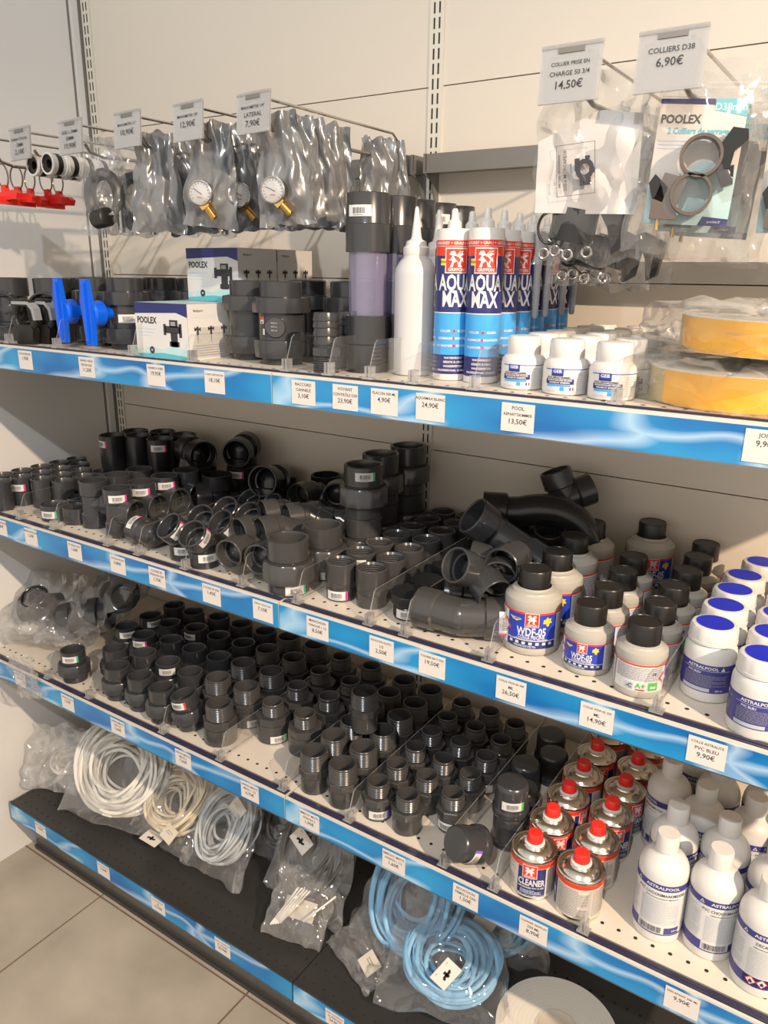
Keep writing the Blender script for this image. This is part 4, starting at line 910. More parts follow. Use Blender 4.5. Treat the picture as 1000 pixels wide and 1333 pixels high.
# tape rolls in bags
def bagmesh(w, h, d, seed, mt='clear_film', nu=26, nv=30, wr=1.0, top=1.0, bot=1.0, pleat=0.0):
    b = MB(); vs = []; fs = []
    for side in (-1, 1):
        for j in range(nv + 1):
            v = j / nv
            ww = w * (top * v + bot * (1 - v)) if True else w
            for i in range(nu + 1):
                u = i / nu
                e = (1 - abs(2 * u - 1) ** 2.5) * (1 - abs(2 * v - 1) ** 4)
                n1 = noise.noise(Vector((u * 4 + seed, v * 4, side * 3.1))) * 0.010 * wr
                n2 = noise.noise(Vector((u * 11 + seed, v * 9, side * 5.7))) * 0.0045 * wr
                pl = math.sin(u * 17 + seed + v * 2) * 0.004 * pleat * v
                x = (u - 0.5) * ww + noise.noise(Vector((v * 5, seed, u))) * 0.010 * wr
                y = side * (d * 0.5 * e + 0.0008) + (n1 + n2) + pl
                z = v * h + noise.noise(Vector((u * 4, seed + 9, v))) * 0.010 * wr
                vs.append((x, y, z))
    N = (nu + 1) * (nv + 1)
    for s in (0, 1):
        for j in range(nv):
            for i in range(nu):
                a = s * N + j * (nu + 1) + i; q = (a, a + 1, a + nu + 2, a + nu + 1)
                fs.append(q if s == 0 else q[::-1])
    b.add(vs, fs, mt)
    return b.mesh(ang=50)
def package(name, loc, rot, label, cat, parts, group=None):
    root = bpy.data.objects.new(name, None); COL.objects.link(root); root.empty_display_size = 0.02; root.location = loc; root.rotation_euler = tuple(a * D2R for a in rot); mark(root, label, cat, group)
    for pn, me, M, lb in parts:
        o = link(pn, me, root, M=M if M is not None else Matrix.Identity(4))
        if lb: o['label'] = lb
    return root
def blob_film(rx, ry, h, seed, mt='clear_film', spike=0.25):    # loose wrap around a lying disc
    b = MB(); nu = 56; nv = 16; vs = []; fs = []
    for j in range(nv + 1):
        t = j / nv
        for i in range(nu):
            a = 2 * PI * i / nu
            if t < 0.3: rr = t / 0.3 * 0.96; z = h * 1.10
            elif t < 0.7: rr = 1.0 + 0.05 * math.sin((t - .3) / .4 * PI); z = h * (1.10 - (t - 0.3) / 0.4 * 1.08)
            else: rr = (1 - t) / 0.3; z = 0.001
            n = noise.noise(Vector((math.cos(a) * 3 + seed, math.sin(a) * 3, t * 6)))
            n2 = noise.noise(Vector((math.cos(a) * 9 + seed, math.sin(a) * 9, t * 12)))
            k = 1 + (n * 0.10 + n2 * 0.045) * (1 if 0.25 < t < 0.75 else 0.3)
            if 0.25 < t < 0.75: k += max(0, noise.noise(Vector((math.cos(a) * 1.6 + seed * 2, math.sin(a) * 1.6, 1)))) * spike
            vs.append((rx * rr * k * math.cos(a), ry * rr * k * math.sin(a), max(0.0015, z + (n * 0.018 + n2 * 0.008) * (0 if t > .7 else 1))))
    for j in range(nv):
        for i in range(nu):
            fs.append((j * nu + i, (j + 1) * nu + i, (j + 1) * nu + (i + 1) % nu, j * nu + (i + 1) % nu))
    b.add(vs, fs, mt); return b.mesh(ang=50)
def taperoll(R, h):
    b = MB(); b.lathe([(0.038, 0), (R, 0), (R, h), (0.038, h), (0.038, 0)], 'tape_white', 64)
    for k in range(5): b.lathe([(0.045 + k * (R - .05) / 5, h + .0002), (0.0458 + k * (R - .05) / 5, h + .0004)], 'cardboard', 48)
    y = MB(); y.wrect(R + .0006, -0.55, 2.0, 0.001, h - 0.001, 'tape_yellow'); y.wrect(R + .0006, -1.3, -0.55, 0.001, h - 0.001, 'tape_olive')
    return b.mesh(), y.mesh()
m1, m2 = taperoll(0.112, 0.042)
package('tape_roll_pack', (0.655, -0.330, S1 + 0.001), (0, 0, -12), 'white roll with yellow wrap in clear film, lower of two', 'tape roll', [('tape_roll', m1, None, None), ('yellow_band', m2, None, 'yellow paper band'), ('clear_wrap', blob_film(0.128, 0.124, 0.047, 3), None, None)], 'wrapped rolls on the top shelf')
package('tape_roll_pack', (0.680, -0.305, S1 + 0.063), (0, 1, -32), 'white roll with yellow wrap in clear film, upper of two', 'tape roll', [('tape_roll', m1, None, None), ('yellow_band', m2, None, 'yellow paper band'), ('clear_wrap', blob_film(0.130, 0.126, 0.048, 11, spike=0.45), None, None)], 'wrapped rolls on the top shelf')

# ================================================================== TOP SHELF LEFT
G = 'valves on the top shelf'
for x, y, kd, lb in [(-0.590, -0.352, 'ball_valve', 'grey ball valve with blue lever, left one of two'), (-0.490, -0.362, 'ball_valve', 'grey ball valve with blue lever, right one of two'),
                     (-0.545, -0.225, 'plain_valve', 'tall grey union valve behind the left blue-handled valve'), (-0.430, -0.235, 'plain_valve', 'tall grey union valve behind the right blue-handled valve'), (-0.445, -0.110, 'plain_valve', 'tall grey union valve nearest the back wall corner'),
                     (-0.076, -0.372, 'check_valve', 'grey check valve with round boss and red sticker in front'), (-0.172, -0.345, 'plain_valve', 'grey union valve left of the stickered check valve'),
                     (-0.130, -0.235, 'plain_valve', 'grey union valve behind the stickered check valve'), (-0.010, -0.262, 'check_valve', 'grey check valve behind the barbed connector'), (-0.030, -0.140, 'plain_valve', 'grey union valve far back beside the boxes')]:
    place(kd, 'pipe_valve', (x, y, S1), lb, 'pipe valve', G, R_(14 if kd == 'check_valve' else -6), (0.0392, 0.060, 60, 'yellow') if x == -0.490 else None)
G = 'upright tees on the top shelf'
arms([((0, 0, 1), 0.066, 0.034, 0.0385, 0.034, 0.038), ((0, 0, -1), 0.066, 0.034, 0.0385, 0.034, 0.038), ((0.5, -0.85, 0), 0.050, 0.034, 0.0385, 0.034, 0.025)], 'pvc', 0.036, 'tee_top')
for k, (x, y) in enumerate([(-0.840, -0.390), (-0.745, -0.350), (-0.672, -0.295), (-0.79, -0.25), (-0.72, -0.20)]):
    place('tee_top', 'pipe_tee', (x, y, S1 + 0.0665), 'large grey tee, %s of those behind the black straps' % ('leftmost', 'second', 'third', 'fourth, rear', 'fifth, rearmost')[k], 'pipe tee', G)
def strap():
    b = MB(); pts = []
    for t in range(28):
        a = 2 * PI * t / 28
        w = 0.026 * (1 if math.sin(a) > -0.3 else 0.8); pts.append((w * math.cos(a), 0, 0.052 + 0.034 * math.sin(a)))
    b.tube(pts, 0.008, 'black_plastic', 8, closed=True)
    b.prism([(-0.020, 0.0), (0.020, 0.0), (0.026, 0.03), (0.020, 0.04), (-0.020, 0.04), (-0.026, 0.03)], -0.009, 0.009, 'black_plastic')
    b.box(-0.022, 0.022, -0.0085, 0.0085, 0.078, 0.088, 'black_plastic')
    g = MB()
    for i in range(7):
        pass
    g.prism([(-0.024, 0.087), (0.020, 0.087), (0.033, 0.074), (0.036, 0.050), (0.030, 0.050), (0.027, 0.070), (0.017, 0.081), (-0.024, 0.081)], -0.0095, 0.0095, 'grey_plastic')
    PROTO['strap'] = [('strap_body', b.mesh(ang=50), -1, None), ('grip_pad', g.mesh(), -1, 'grey grip pad')]
strap()
for k, (x, y) in enumerate([(-0.716, -0.440), (-0.700, -0.412), (-0.684, -0.385)]):
    place('strap', 'strap_wrench', (x, y, S1), 'black looped wrench with grey pad, %s of three' % ('front', 'middle', 'rear')[k], 'wrench', 'black looped wrenches', R_(12))
place('hose_barb', 'hose_connector', (0.060, -0.425, S1), 'grey barbed hose connector standing on its thread, front one', 'hose connector', 'hose connectors')
place('hose_barb', 'hose_connector', (0.060, -0.365, S1), 'grey barbed hose connector right behind the front one', 'hose connector', 'hose connectors')
# boxes
def box_picture(b, cx, cz, s, y):     # dark three-way valve picture
    for x0, x1, z0, z1 in ((-.5, .5, -.12, .2), (-.62, -.45, -.22, .28), (.42, .6, -.3, .32), (-.2, .35, .15, .48), (-.15, .3, -.75, -.1), (-.25, .4, -.72, -.5)):
        b.rect(cx + x0 * s, cx + x1 * s, cz + z0 * s, cz + z1 * s, 'ink', y)
    b.rect(cx - .12 * s, cx + .2 * s, cz + .22 * s, cz + .40 * s, 'grey_plastic', y - .0002)
def pool_box():
    W, Dp, H = 0.136, 0.108, 0.096
    b = MB(); b.box(-W / 2, W / 2, -Dp / 2, Dp / 2, 0, H, 'paper')
    p = MB(); y = -Dp / 2 - 0.0004
    p.rect(-W / 2, W / 2, 0, H, 'print_white', y)
    p.poly([(-W / 2, H * .80), (W * .30, H * .84), (W / 2, H * .76), (W / 2, H), (-W / 2, H)], 'label_navy', y - .0002)
    p.poly([(-W / 2, 0), (W / 2, 0), (W / 2, H * .18), (W * .2, H * .24), (0, H * .16), (-W * .2, H * .20), (-W / 2, H * .15)], 'pale_teal', y - .0002)
    p.poly([(-W / 2, 0), (W / 2, 0), (W / 2, H * .06), (0, H * .10), (-W / 2, H * .05)], 'teal', y - .0004)
    p.text('POOLEX', -W * .27, H * .68, 0.0155, 'ink', True, y - .0004, 0.85)
    for i in range(3): p.rect(-W * .46, -W * (.10 + .05 * i), H * (.52 - i * .06), H * (.535 - i * .06), 'light_text', y - .0004)
    for cx in (-W * .38, -W * .20): p.add([(cx + .0065 * math.cos(2 * PI * k / 20), y - .0006, H * .14 + .0065 * math.sin(2 * PI * k / 20)) for k in range(20)], [tuple(range(20))], 'print_white' if cx < -W * .3 else 'ink', None, False)
    p.text('i', -W * .38, H * .14, .006, 'red', True, y - .0008); p.text('50', -W * .20, H * .14, .005, 'print_white', True, y - .0008)
    box_picture(p, W * .22, H * .52, .038, y - .0005)
    p.rect(-W / 2, W / 2, -Dp / 2, Dp / 2, 'pale_teal', 0, Matrix.Translation((0, 0, H + .0004)) @ Matrix.Rotation(-PI / 2, 4, 'X'))
    d = MB(); M = Matrix.Translation((W / 2 + .0004, 0, 0)) @ Matrix.Rotation(PI / 2, 4, 'Z')
    d.rect(-Dp / 2, Dp / 2, 0, H, 'print_white', 0, M)
    d.text('Multiport', -Dp * .27, H * .88, .006, 'soft_ink', True, -.0003, 1, M)
    for i in range(2): d.rect(-Dp * .42, Dp * (.30 - .2 * i), H * (.80 - i * .04), H * (.806 - i * .04), 'light_text', -.0003, M)
    for cx in (-.30, 0, .30):
        for x0, x1, z0, z1 in ((-.6, .6, -.12, .16), (-.62, -.42, -.24, .3), (.42, .62, -.24, .3), (-.2, .2, -.8, .4)):
            d.rect(cx * Dp + x0 * .012, cx * Dp + x1 * .012, H * .55 + z0 * .012, H * .55 + z1 * .012, 'ink', -.0003, M)
        d.rect(cx * Dp - .0005, cx * Dp + .0005, H * .30, H * .46, 'ink', -.0003, M)
    for i in range(5): d.rect(-Dp * .4, Dp * .4, H * (.25 - i * .045), H * (.257 - i * .045), 'soft_ink', -.0003, M)
    PROTO['box'] = [('carton', b.mesh(), -1, None), ('printed_front', p.mesh(), -1, None), ('printed_side', d.mesh(), -1, 'side panel with three small diagrams')]
pool_box()
for x, y, z, lb in [(-0.292, -0.394, 0, 'valve carton with teal print, nearest the shelf front'), (-0.309, -0.270, 0, 'valve carton with teal print, hidden below the upper front carton'),
                    (-0.309, -0.156, 0, 'valve carton with teal print, hidden below the upper rear carton'), (-0.309, -0.246, 0.0967, 'valve carton with picture, upper one in front of another upper carton'),
                    (-0.309, -0.135, 0.0967, 'valve carton, upper rear one showing only its diagram side')]:
    place('box', 'valve_carton', (x, y, S1 + z), lb, 'carton', 'valve cartons on the top shelf', R_(0))

# ================================================================== HANGING BARS AND HOOKS
def bar(x0, x1, z, lb):
    root = bpy.data.objects.new('hanging_bar', None); COL.objects.link(root); root.location = (x0, 0, z); mark(root, lb, 'hanging bar', 'bars carrying the hooks')
    w = x1 - x0
    b = MB(); b.box(0.012, w - 0.012, -0.055, -0.030, -0.033, 0.0, 'steel_dark'); link('bar_tube', b.mesh(), root)
    for xx in (0.012, w - 0.016):
        b = MB(); b.prism([(0, 0), (0.003, 0), (0.003, -0.03), (0, -0.03)], -0.055, -0.003, 'steel_dark', Matrix.Translation((xx, 0, 0)))
        pl = [(-0.005, 0.0), (-0.060, 0.0), (-0.060, -0.034), (-0.03, -0.045), (-0.015, -0.085), (-0.004, -0.095)]
        n = len(pl); vs = [(xx - 0.001, y, z2) for y, z2 in pl] + [(xx + 0.002, y, z2) for y, z2 in pl]
        b.add(vs, [tuple(range(n)), tuple(range(2 * n - 1, n - 1, -1))] + [(i, i + n, (i + 1) % n + n, (i + 1) % n) for i in range(n)], 'steel_dark', None, False)
        link('bar_bracket', b.mesh(), root)
ZB = 1.782
bar(-1.0, 0.0, ZB, 'grey steel hanging bar above the boxes in the left bay')
bar(0.0, 1.0, ZB, 'grey steel hanging bar behind the clamp bags in the right bay')
bar(0.0, 1.0, 1.592, 'lower grey steel bar behind the white repair pots')

def hook(x, lines, price, lb, tw=0.058, th=0.048, yt=-0.44, tilt=0.0, tagged=True):
    root = bpy.data.objects.new('display_hook', None); COL.objects.link(root); root.location = (x, -0.055, ZB - 0.012); mark(root, lb, 'display hook', 'display hooks with price tags')
    L = yt + 0.055
    b = MB(); b.tube([(0, 0, 0.005), (0, L * 0.5, 0.004), (0, L * 0.86, 0.000), (0, L * 0.93, 0.006), (0, L * 0.955, 0.018)], 0.0032, 'chrome_dark', 8); link('peg', b.mesh(), root)
    b = MB(); b.tube([(0.008, 0.0, 0.006), (0.010, -0.010, 0.03), (0.010, -0.035, 0.046), (0.010, L, 0.046)], 0.0023, 'chrome', 8); link('tag_wire', b.mesh(), root)
    b = MB(); b.box(-0.016, 0.016, -0.010, 0.028, -0.008, 0.014, 'steel_dark'); link('hook_clip', b.mesh(), root)
    if not tagged: return root
    t = MB(); M = Matrix.Translation((-0.010, L, 0.046)) @ Matrix.Rotation(-6 * D2R, 4, 'X') @ Matrix.Rotation(tilt * D2R, 4, 'Y')
    t.box(-tw / 2 - 0.004, tw / 2 + 0.004, -0.0045, -0.0035, -th, 0.008, 'tag_plastic', M); t.box(-tw / 2 - 0.004, tw / 2 + 0.004, -0.0015, -0.0005, -th, 0.010, 'tag_plastic', M)
    t.tube([(-tw / 2 - 0.004, -0.003, 0.008), (tw / 2 + 0.004, -0.003, 0.008)], 0.003, 'tag_plastic', 8, M=M)
    t.box(-tw * 0.24, tw * 0.24, -0.0055, -0.001, 0.000, 0.006, 'steel_dark', M)
    tag = link('tag_holder', t.mesh(), root)
    c = MB(); c.box(-tw / 2 + 0.003, tw / 2 - 0.003, -0.0032, -0.0025, -th + 0.003, -0.003, 'print_white', M)
    n = len(lines); z = -0.0115
    for l in lines: c.text(l, 0, z, min(0.0088, tw * 1.42 / max(len(l), 6)), 'ink', False, -0.0049, 1.0, M); z -= 0.0105
    c.text(price, 0, z - 0.002, 0.0125, 'ink', False, -0.0049, 1, M)
    link('price_card', c.mesh(), tag)
    return root
HK = [(-0.048, ['MANOMETRE 1/4"', 'LATERAL'], '7,90€', 'steel hook with tag MANOMETRE LATERAL 7,90€'), (-0.188, ['MANOMETRE 1/8"'], '12,90€', 'steel hook with tag MANOMETRE 12,90€'), (-0.335, ['MANOMETRE 1/2"'], '10,90€', 'steel hook with tag MANOMETRE 10,90€'),
      (-0.491, ['ADEL L 50MM', '50MM'], '19,90€', 'steel hook with tag reading 19,90€'), (-0.646, ['RUBAN TEFLON', '12MM'], '2,10€', 'steel hook with tag reading 2,10€'), (-0.775, ['ROBINET'], '4,50€', 'steel hook carrying red plastic keys at the left edge')]
for x, ls, pr, lb in HK: hook(x, ls, pr, lb, tilt=-2)
hook(0.448, ['COLLIER PRISE EN', 'CHARGE 50 3/4'], '14,50€', 'steel hook with tag COLLIER PRISE EN CHARGE 14,50€', 0.066, 0.053)
hook(0.562, ['COLLIERS D38'], '6,90€', 'steel hook with tag COLLIERS D38 6,90€', 0.066, 0.053)
hook(0.694, ['COLLIERS D50'], '7,90€', 'steel hook at the right edge holding another clamp bag', 0.066, 0.053, yt=-0.36, tagged=False)

# gauge packs: grey film bag with a round dial and a brass thread
def gauge_mesh():
    g = MB(); M = Matrix.Translation((0, 0, 0)) @ Matrix.Rotation(PI / 2, 4, 'X')
    g.lathe([(0.0195, -0.012), (0.0205, -0.010), (0.0205, 0.002), (0.0185, 0.003), (0.0178, 0.0)], 'chrome', 32, M); g.lathe([(0.0001, -0.012), (0.0195, -0.012)], 'black_plastic', 32, M)
    g.disc(0.018, 0.0, 'print_white', 32, M)
    for k in range(15):
        a = (-135 + 270 * k / 14) * D2R; q = Matrix.Rotation(a, 4, 'Y')
        g.rect(-0.0004, 0.0004, 0.0135, 0.0163, 'ink' if k % 2 == 0 else 'label_blue', -0.0004, q)
    g.rect(-0.0006, 0.0006, -0.004, 0.013, 'ink', -0.0006, Matrix.Rotation(-70 * D2R, 4, 'Y')); g.rect(-.004, .004, -.0075, -.006, 'red', -.0004)
    c = MB(); c.lathe([(0.0185, 0.0022), (0.012, 0.0042), (0.0001, 0.0048)], 'gauge_glass', 32, M)
    br = MB(); Mb = Matrix.Translation((0.014, 0.006, -0.020)) @ rot_to((0.75, 0, -0.66))
    br.lathe([(0.006, 0)] + thread(0.0068, 0.0, 0.020, 0.002, 0.0007) + [(0.005, 0.021), (0.0001, 0.021)], 'brass', 16, Mb); br.box(-0.0075, 0.0075, -0.0075, 0.0075, -0.008, 0.0, 'brass', Mb)
    return g.mesh(), c.mesh(), br.mesh()
gm, gg, gb = gauge_mesh()
FB = [bagmesh(0.098, 0.165, 0.020, 11 + 7 * k, 'foil_film', wr=0.75, top=0.66, bot=1.0, pleat=1.0) for k in range(4)]
def gauge_pack(x, y, z, yaw, k, lb, face=True, hh=1.0, group='gauge packs on the left hooks'):
    P = [('film_bag', FB[k % 4], Matrix.Translation((0, 0, -0.165)), 'crumpled grey film bag')]
    if face:
        Mg = Matrix.Translation((-0.012, -0.022, -0.112)) @ Matrix.Rotation(8 * D2R, 4, 'Y')
        P += [('gauge', gm, Mg, 'round white dial with chrome rim'), ('gauge_lens', gg, Mg, None), ('brass_fitting', gb, Mg, 'brass threaded stem')]
    package('gauge_pack', (x, y, z), (random.uniform(-4, 4), random.uniform(-6, 6), yaw), lb, 'bagged gauge', P, group)
zt = ZB + 0.022
for k, (dx, y, yaw, f) in enumerate([(0.002, -0.405, 20, True), (0.006, -0.372, 48, False), (0.0, -0.338, 30, False), (0.004, -0.300, 55, False), (0.0, -0.262, 25, False), (0.006, -0.130, 60, False), (0.0, -0.095, 30, False)]):
    gauge_pack(-0.048 + dx, y, zt, yaw, k, ('crumpled grey gauge bag with white dial, front of the rightmost left-bay hook' if k == 0 else 'crumpled grey gauge bag, %s on the rightmost left-bay hook' % (nth(k) if k < 5 else ('sixth, hanging back by the bar' if k == 5 else 'last, against the bar'))), f)
for k, (dx, y, yaw, f) in enumerate([(0.0, -0.400, 28, True), (0.004, -0.355, 62, True), (0.0, -0.31, 35, False)]):
    gauge_pack(-0.188 + dx, y, zt, yaw, k + 1, ('crumpled grey gauge bag with white dial, front of the 12,90€ hook' if k == 0 else 'crumpled grey gauge bag, %s on the 12,90€ hook' % nth(k)), f)
for k, (dx, y, yaw, f) in enumerate([(0.0, -0.395, 40, False), (0.004, -0.34, 70, False)]):
    gauge_pack(-0.335 + dx, y, zt - 0.005, yaw, k + 2, 'thin grey film bag, %s on the 10,90€ hook' % nth(k), f)
# clear bags with black fittings
def black_fitting_pack(x, y, z, yaw, lb, seed):
    b = MB(); pts = []
    for t in range(20):
        a = 2 * PI * t / 20; pts.append((0.030 * math.cos(a), 0, -0.105 + 0.040 * math.sin(a)))
    b.tube(pts, 0.011, 'black_plastic', 10, closed=True)
    b.lathe([(0.0001, 0), (0.017, 0), (0.017, 0.035), (0.012, 0.037), (0.0001, 0.037)], 'black_plastic', 20, Matrix.Translation((-0.012, -0.012, -0.145)) @ rot_to((0.8, -0.4, 0.1)))
    c = MB(); c.lathe([(0.0001, 0), (0.0075, 0), (0.0075, 0.045), (0.0001, 0.045)], 'chrome', 16, Matrix.Translation((0.03, 0.0, -0.168)))
    c.lathe([(0.0001, 0), (0.004, 0.0), (0.004, 0.04), (0.0001, 0.04)], 'chrome', 12, Matrix.Translation((-0.01, -0.02, -0.148)) @ rot_to((1, -0.1, 0.35)))
    package('fitting_pack', (x, y, z), (0, 0, yaw), lb, 'bagged fitting', [('film_bag', bagmesh(0.105, 0.170, 0.045, seed, 'foggy_film', wr=1.3, top=0.8), Matrix.Translation((0, 0, -0.172)), 'clear crinkled bag'), ('black_clamp', b.mesh(), None, None), ('chrome_stem', c.mesh(), None, None)], 'clear fitting bags on the left hooks')
black_fitting_pack(-0.478, -0.400, zt, 22, 'clear bag with black fitting, front of the 19,90€ hook', 31)
black_fitting_pack(-0.470, -0.335, zt, 40, 'clear bag with black fitting, behind the front one on its hook', 47)
black_fitting_pack(-0.335, -0.275, zt, 30, 'clear bag with black fitting, behind the thin grey bags', 61)
# white cylinders on the peg
def reel():
    b = MB(); M = Matrix.Rotation(-PI / 2, 4, 'X')
    b.lathe([(0.0165, 0), (0.0200, 0.0), (0.0205, 0.001), (0.0205, 0.004), (0.0192, 0.005), (0.0192, 0.030), (0.0205, 0.031), (0.0205, 0.034), (0.0165, 0.034), (0.0165, 0.0)], 'white_plastic', 32, M)
    i = MB(); i.lathe([(0.0165, 0.0005), (0.0155, 0.003), (0.008, 0.004), (0.008, 0.030), (0.0165, 0.0335)], 'black_plastic', 28, M)
    i.lathe([(0.0194, 0.012), (0.0195, 0.013), (0.0195, 0.022), (0.0194, 0.023)], 'black_plastic', 32, M)
    PROTO['reel'] = [('reel_body', b.mesh(), -1, None), ('dark_core', i.mesh(), -1, 'black inner core and band')]
reel()
for k, (x, n) in enumerate(((-0.607, 4), (-0.655, 3))):
    for j in range(n):
        place('reel', 'tape_reel', (x, -0.425 + j * 0.0345, 1.762), 'small white and black reel, %s of the %s row on hooks' % (nth(j), ('right', 'left')[k]), 'reel', 'white reels on the left hooks')
# red keys
def redkey():
    b = MB(); b.prism([(-0.030, -0.006), (0.030, -0.009), (0.034, 0.0), (0.026, 0.006), (-0.026, 0.008), (-0.034, 0.002)], -0.005, 0.005, 'red_cap', Matrix.Translation((0, 0, -0.066)))
    b.prism([(-0.006, -0.064), (0.006, -0.064), (0.004, -0.048), (-0.004, -0.048)], -0.004, 0.004, 'red_cap'); b.box(-0.004, 0.004, -0.026, 0.006, -0.080, -0.068, 'red_cap')
    r = MB(); r.tube([(0.013 * math.cos(2 * PI * t / 22), 0, -0.033 + 0.020 * math.sin(2 * PI * t / 22)) for t in range(22)], 0.0013, 'chrome_dark', 6, closed=True)
    PROTO['redkey'] = [('key_wing', b.mesh(), -1, None), ('split_ring', r.mesh(), -1, 'thin metal ring')]
redkey()
for q in ('redkey',):
    for pn, me, pi, lb in PROTO[q]: me.transform(Matrix.Diagonal((1.25, 1.3, 1.15, 1)))
for k in range(5):
    place('redkey', 'valve_key', (-0.770, -0.420 + k * 0.032, ZB + 0.004), 'red plastic key on a metal ring, %s on the left-edge hook' % nth(k), 'valve key', 'red keys on a hook', (0, (-6 + 5 * (k % 3)) * D2R, (4 + 8 * (k % 2)) * D2R))

# clamp bags on the right hooks
def clamp_bag1():
    ins = MB()      # white inner pouch with a printed drawing
    nu, nv = 14, 16; vs = []; fs = []
    for j in range(nv + 1):
        for i in range(nu + 1):
            u = i / nu; v = j / nv
            vs.append(((u - 0.5) * 0.122 + 0.002 * v, -0.021 + noise.noise(Vector((u * 3, v * 3, 4.0))) * 0.012 * (0.2 + abs(u - .35)), -0.158 + v * (0.124 - 0.034 * abs(u - 0.6) - 0.022 * (1 - u)) - 0.008 * u))
    for j in range(nv):
        for i in range(nu): a = j * (nu + 1) + i; fs.append((a, a + 1, a + nu + 2, a + nu + 1))
    ins.add(vs, fs, 'pouch')
    ins.add([(x, y + 0.0015, z) for x, y, z in vs], fs, 'pouch')
    im = ins.mesh(ang=60)
    pr = MB(); M = Matrix.Translation((-0.012, -0.0285, -0.112)) @ Matrix.Rotation(-3 * D2R, 4, 'Y')
    for x0, x1, z0, z1 in ((-.022, .024, .0285, .0290), (-.022, .024, -.0290, -.0285), (-.022, -.0215, -.029, .029), (.0235, .024, -.029, .029)): pr.rect(x0, x1, z0, z1, 'ink', 0, M)
    pr.add([(0.012 + r * math.cos(2 * PI * k / 24 + 3.6), -0.0002, -0.001 + r * 1.1 * math.sin(2 * PI * k / 24 + 3.6)) for r in (0.0055, 0.011) for k in range(24)], [(k, (k + 1) % 24, (k + 1) % 24 + 24, k + 24) for k in range(24)], 'ink', M, False)
    for x0, x1, z0, z1 in ((.006, .019, -.019, -.010), (.017, .024, -.006, .0), (.000, .006, -.002, .012), (.012, .018, .010, .014), (.010, .013, -.0165, -.0145)): pr.rect(x0, x1, z0, z1, 'ink', -.0003, M)
    Mt = M @ Matrix.Rotation(-PI / 2, 4, 'Y')
    pr.text('50S x MORCAPE10', 0, 0.0115, 0.0056, 'ink', False, -.0002, 1, Mt); pr.text('15100001', 0.002, 0.0045, 0.0028, 'ink', False, -.0002, 1, Mt); pr.text('ABCINRE - SOO10-KG-01', 0, 0.0185, 0.0034, 'ink', True, -.0002, 1, Mt)
    cl = MB()
    cl.lathe([(0.024, 0), (0.0285, 0), (0.0285, 0.040), (0.024, 0.040), (0.024, 0)], 'pvc_dark', 32, Matrix.Translation((-0.018, 0.006, -0.182)) @ Matrix.Rotation(0.2, 4, 'Y') @ Matrix.Translation((0, 0, -0.012)))
    cl.prism([(0, 0.03), (0.012, 0.034), (0.040, 0.022), (0.034, -0.022), (0.022, -0.030), (0.016, 0.0)], -0.012, 0.014, 'black_plastic', Matrix.Translation((0.012, 0.0, -0.180)))
    cl.box(-0.040, -0.004, -0.014, 0.012, -0.012, 0.018, 'black_plastic', Matrix.Translation((0, 0, -0.178)))
    rg = MB(); rg.tube([(-0.043 + 0.015 * math.cos(2 * PI * t / 24), -0.012, -0.176 + 0.019 * math.sin(2 * PI * t / 24)) for t in range(24)], 0.0018, 'black_plastic', 8, closed=True)
    sc = MB()
    for q, (x, z) in enumerate(((-0.050, -0.207), (-0.036, -0.204), (-0.020, -0.209), (0.004, -0.207))):
        sc.tube([(x + 0.006 * math.cos(2 * PI * t / 14), -0.010, z + 0.006 * math.sin(2 * PI * t / 14)) for t in range(14)], 0.0019, 'chrome', 8, closed=True)
    sc.tube([(-0.045, -0.008, -0.190), (-0.025, -0.008, -0.206)], 0.003, 'chrome', 8)
    PROTO['bag_a'] = None
    return [('film_bag', bagmesh(0.132, 0.222, 0.050, 5, 'clear_film', wr=1.2, top=0.95, bot=1.04), Matrix.Translation((0, 0, -0.220)), 'clear glossy bag'), ('inner_pouch', im, None, 'white inner pouch'), ('printed_drawing', pr.mesh(), None, 'black printed clamp drawing'), ('pipe_clamp', cl.mesh(), None, None), ('seal_ring', rg.mesh(), None, 'black seal ring'), ('screws', sc.mesh(), None, 'metal screws and washers')]
p1 = clamp_bag1()
package('clamp_pack', (0.452, -0.405, 1.804), (0, -2, 10), 'clear bag with white pouch and pipe clamp, front of the 14,50€ hook', 'bagged clamp', p1, 'clamp bags on the right hooks')
for k in range(2):
    package('clamp_pack', (0.468 + 0.012 * k, -0.335 + 0.065 * k, 1.774), (0, 3, 28 - 20 * k), 'clear bag with pipe clamp, %s on the 14,50€ hook' % nth(k + 1), 'bagged clamp', [q for q in p1 if q[0] not in ('inner_pouch', 'printed_drawing')], 'clamp bags on the right hooks')
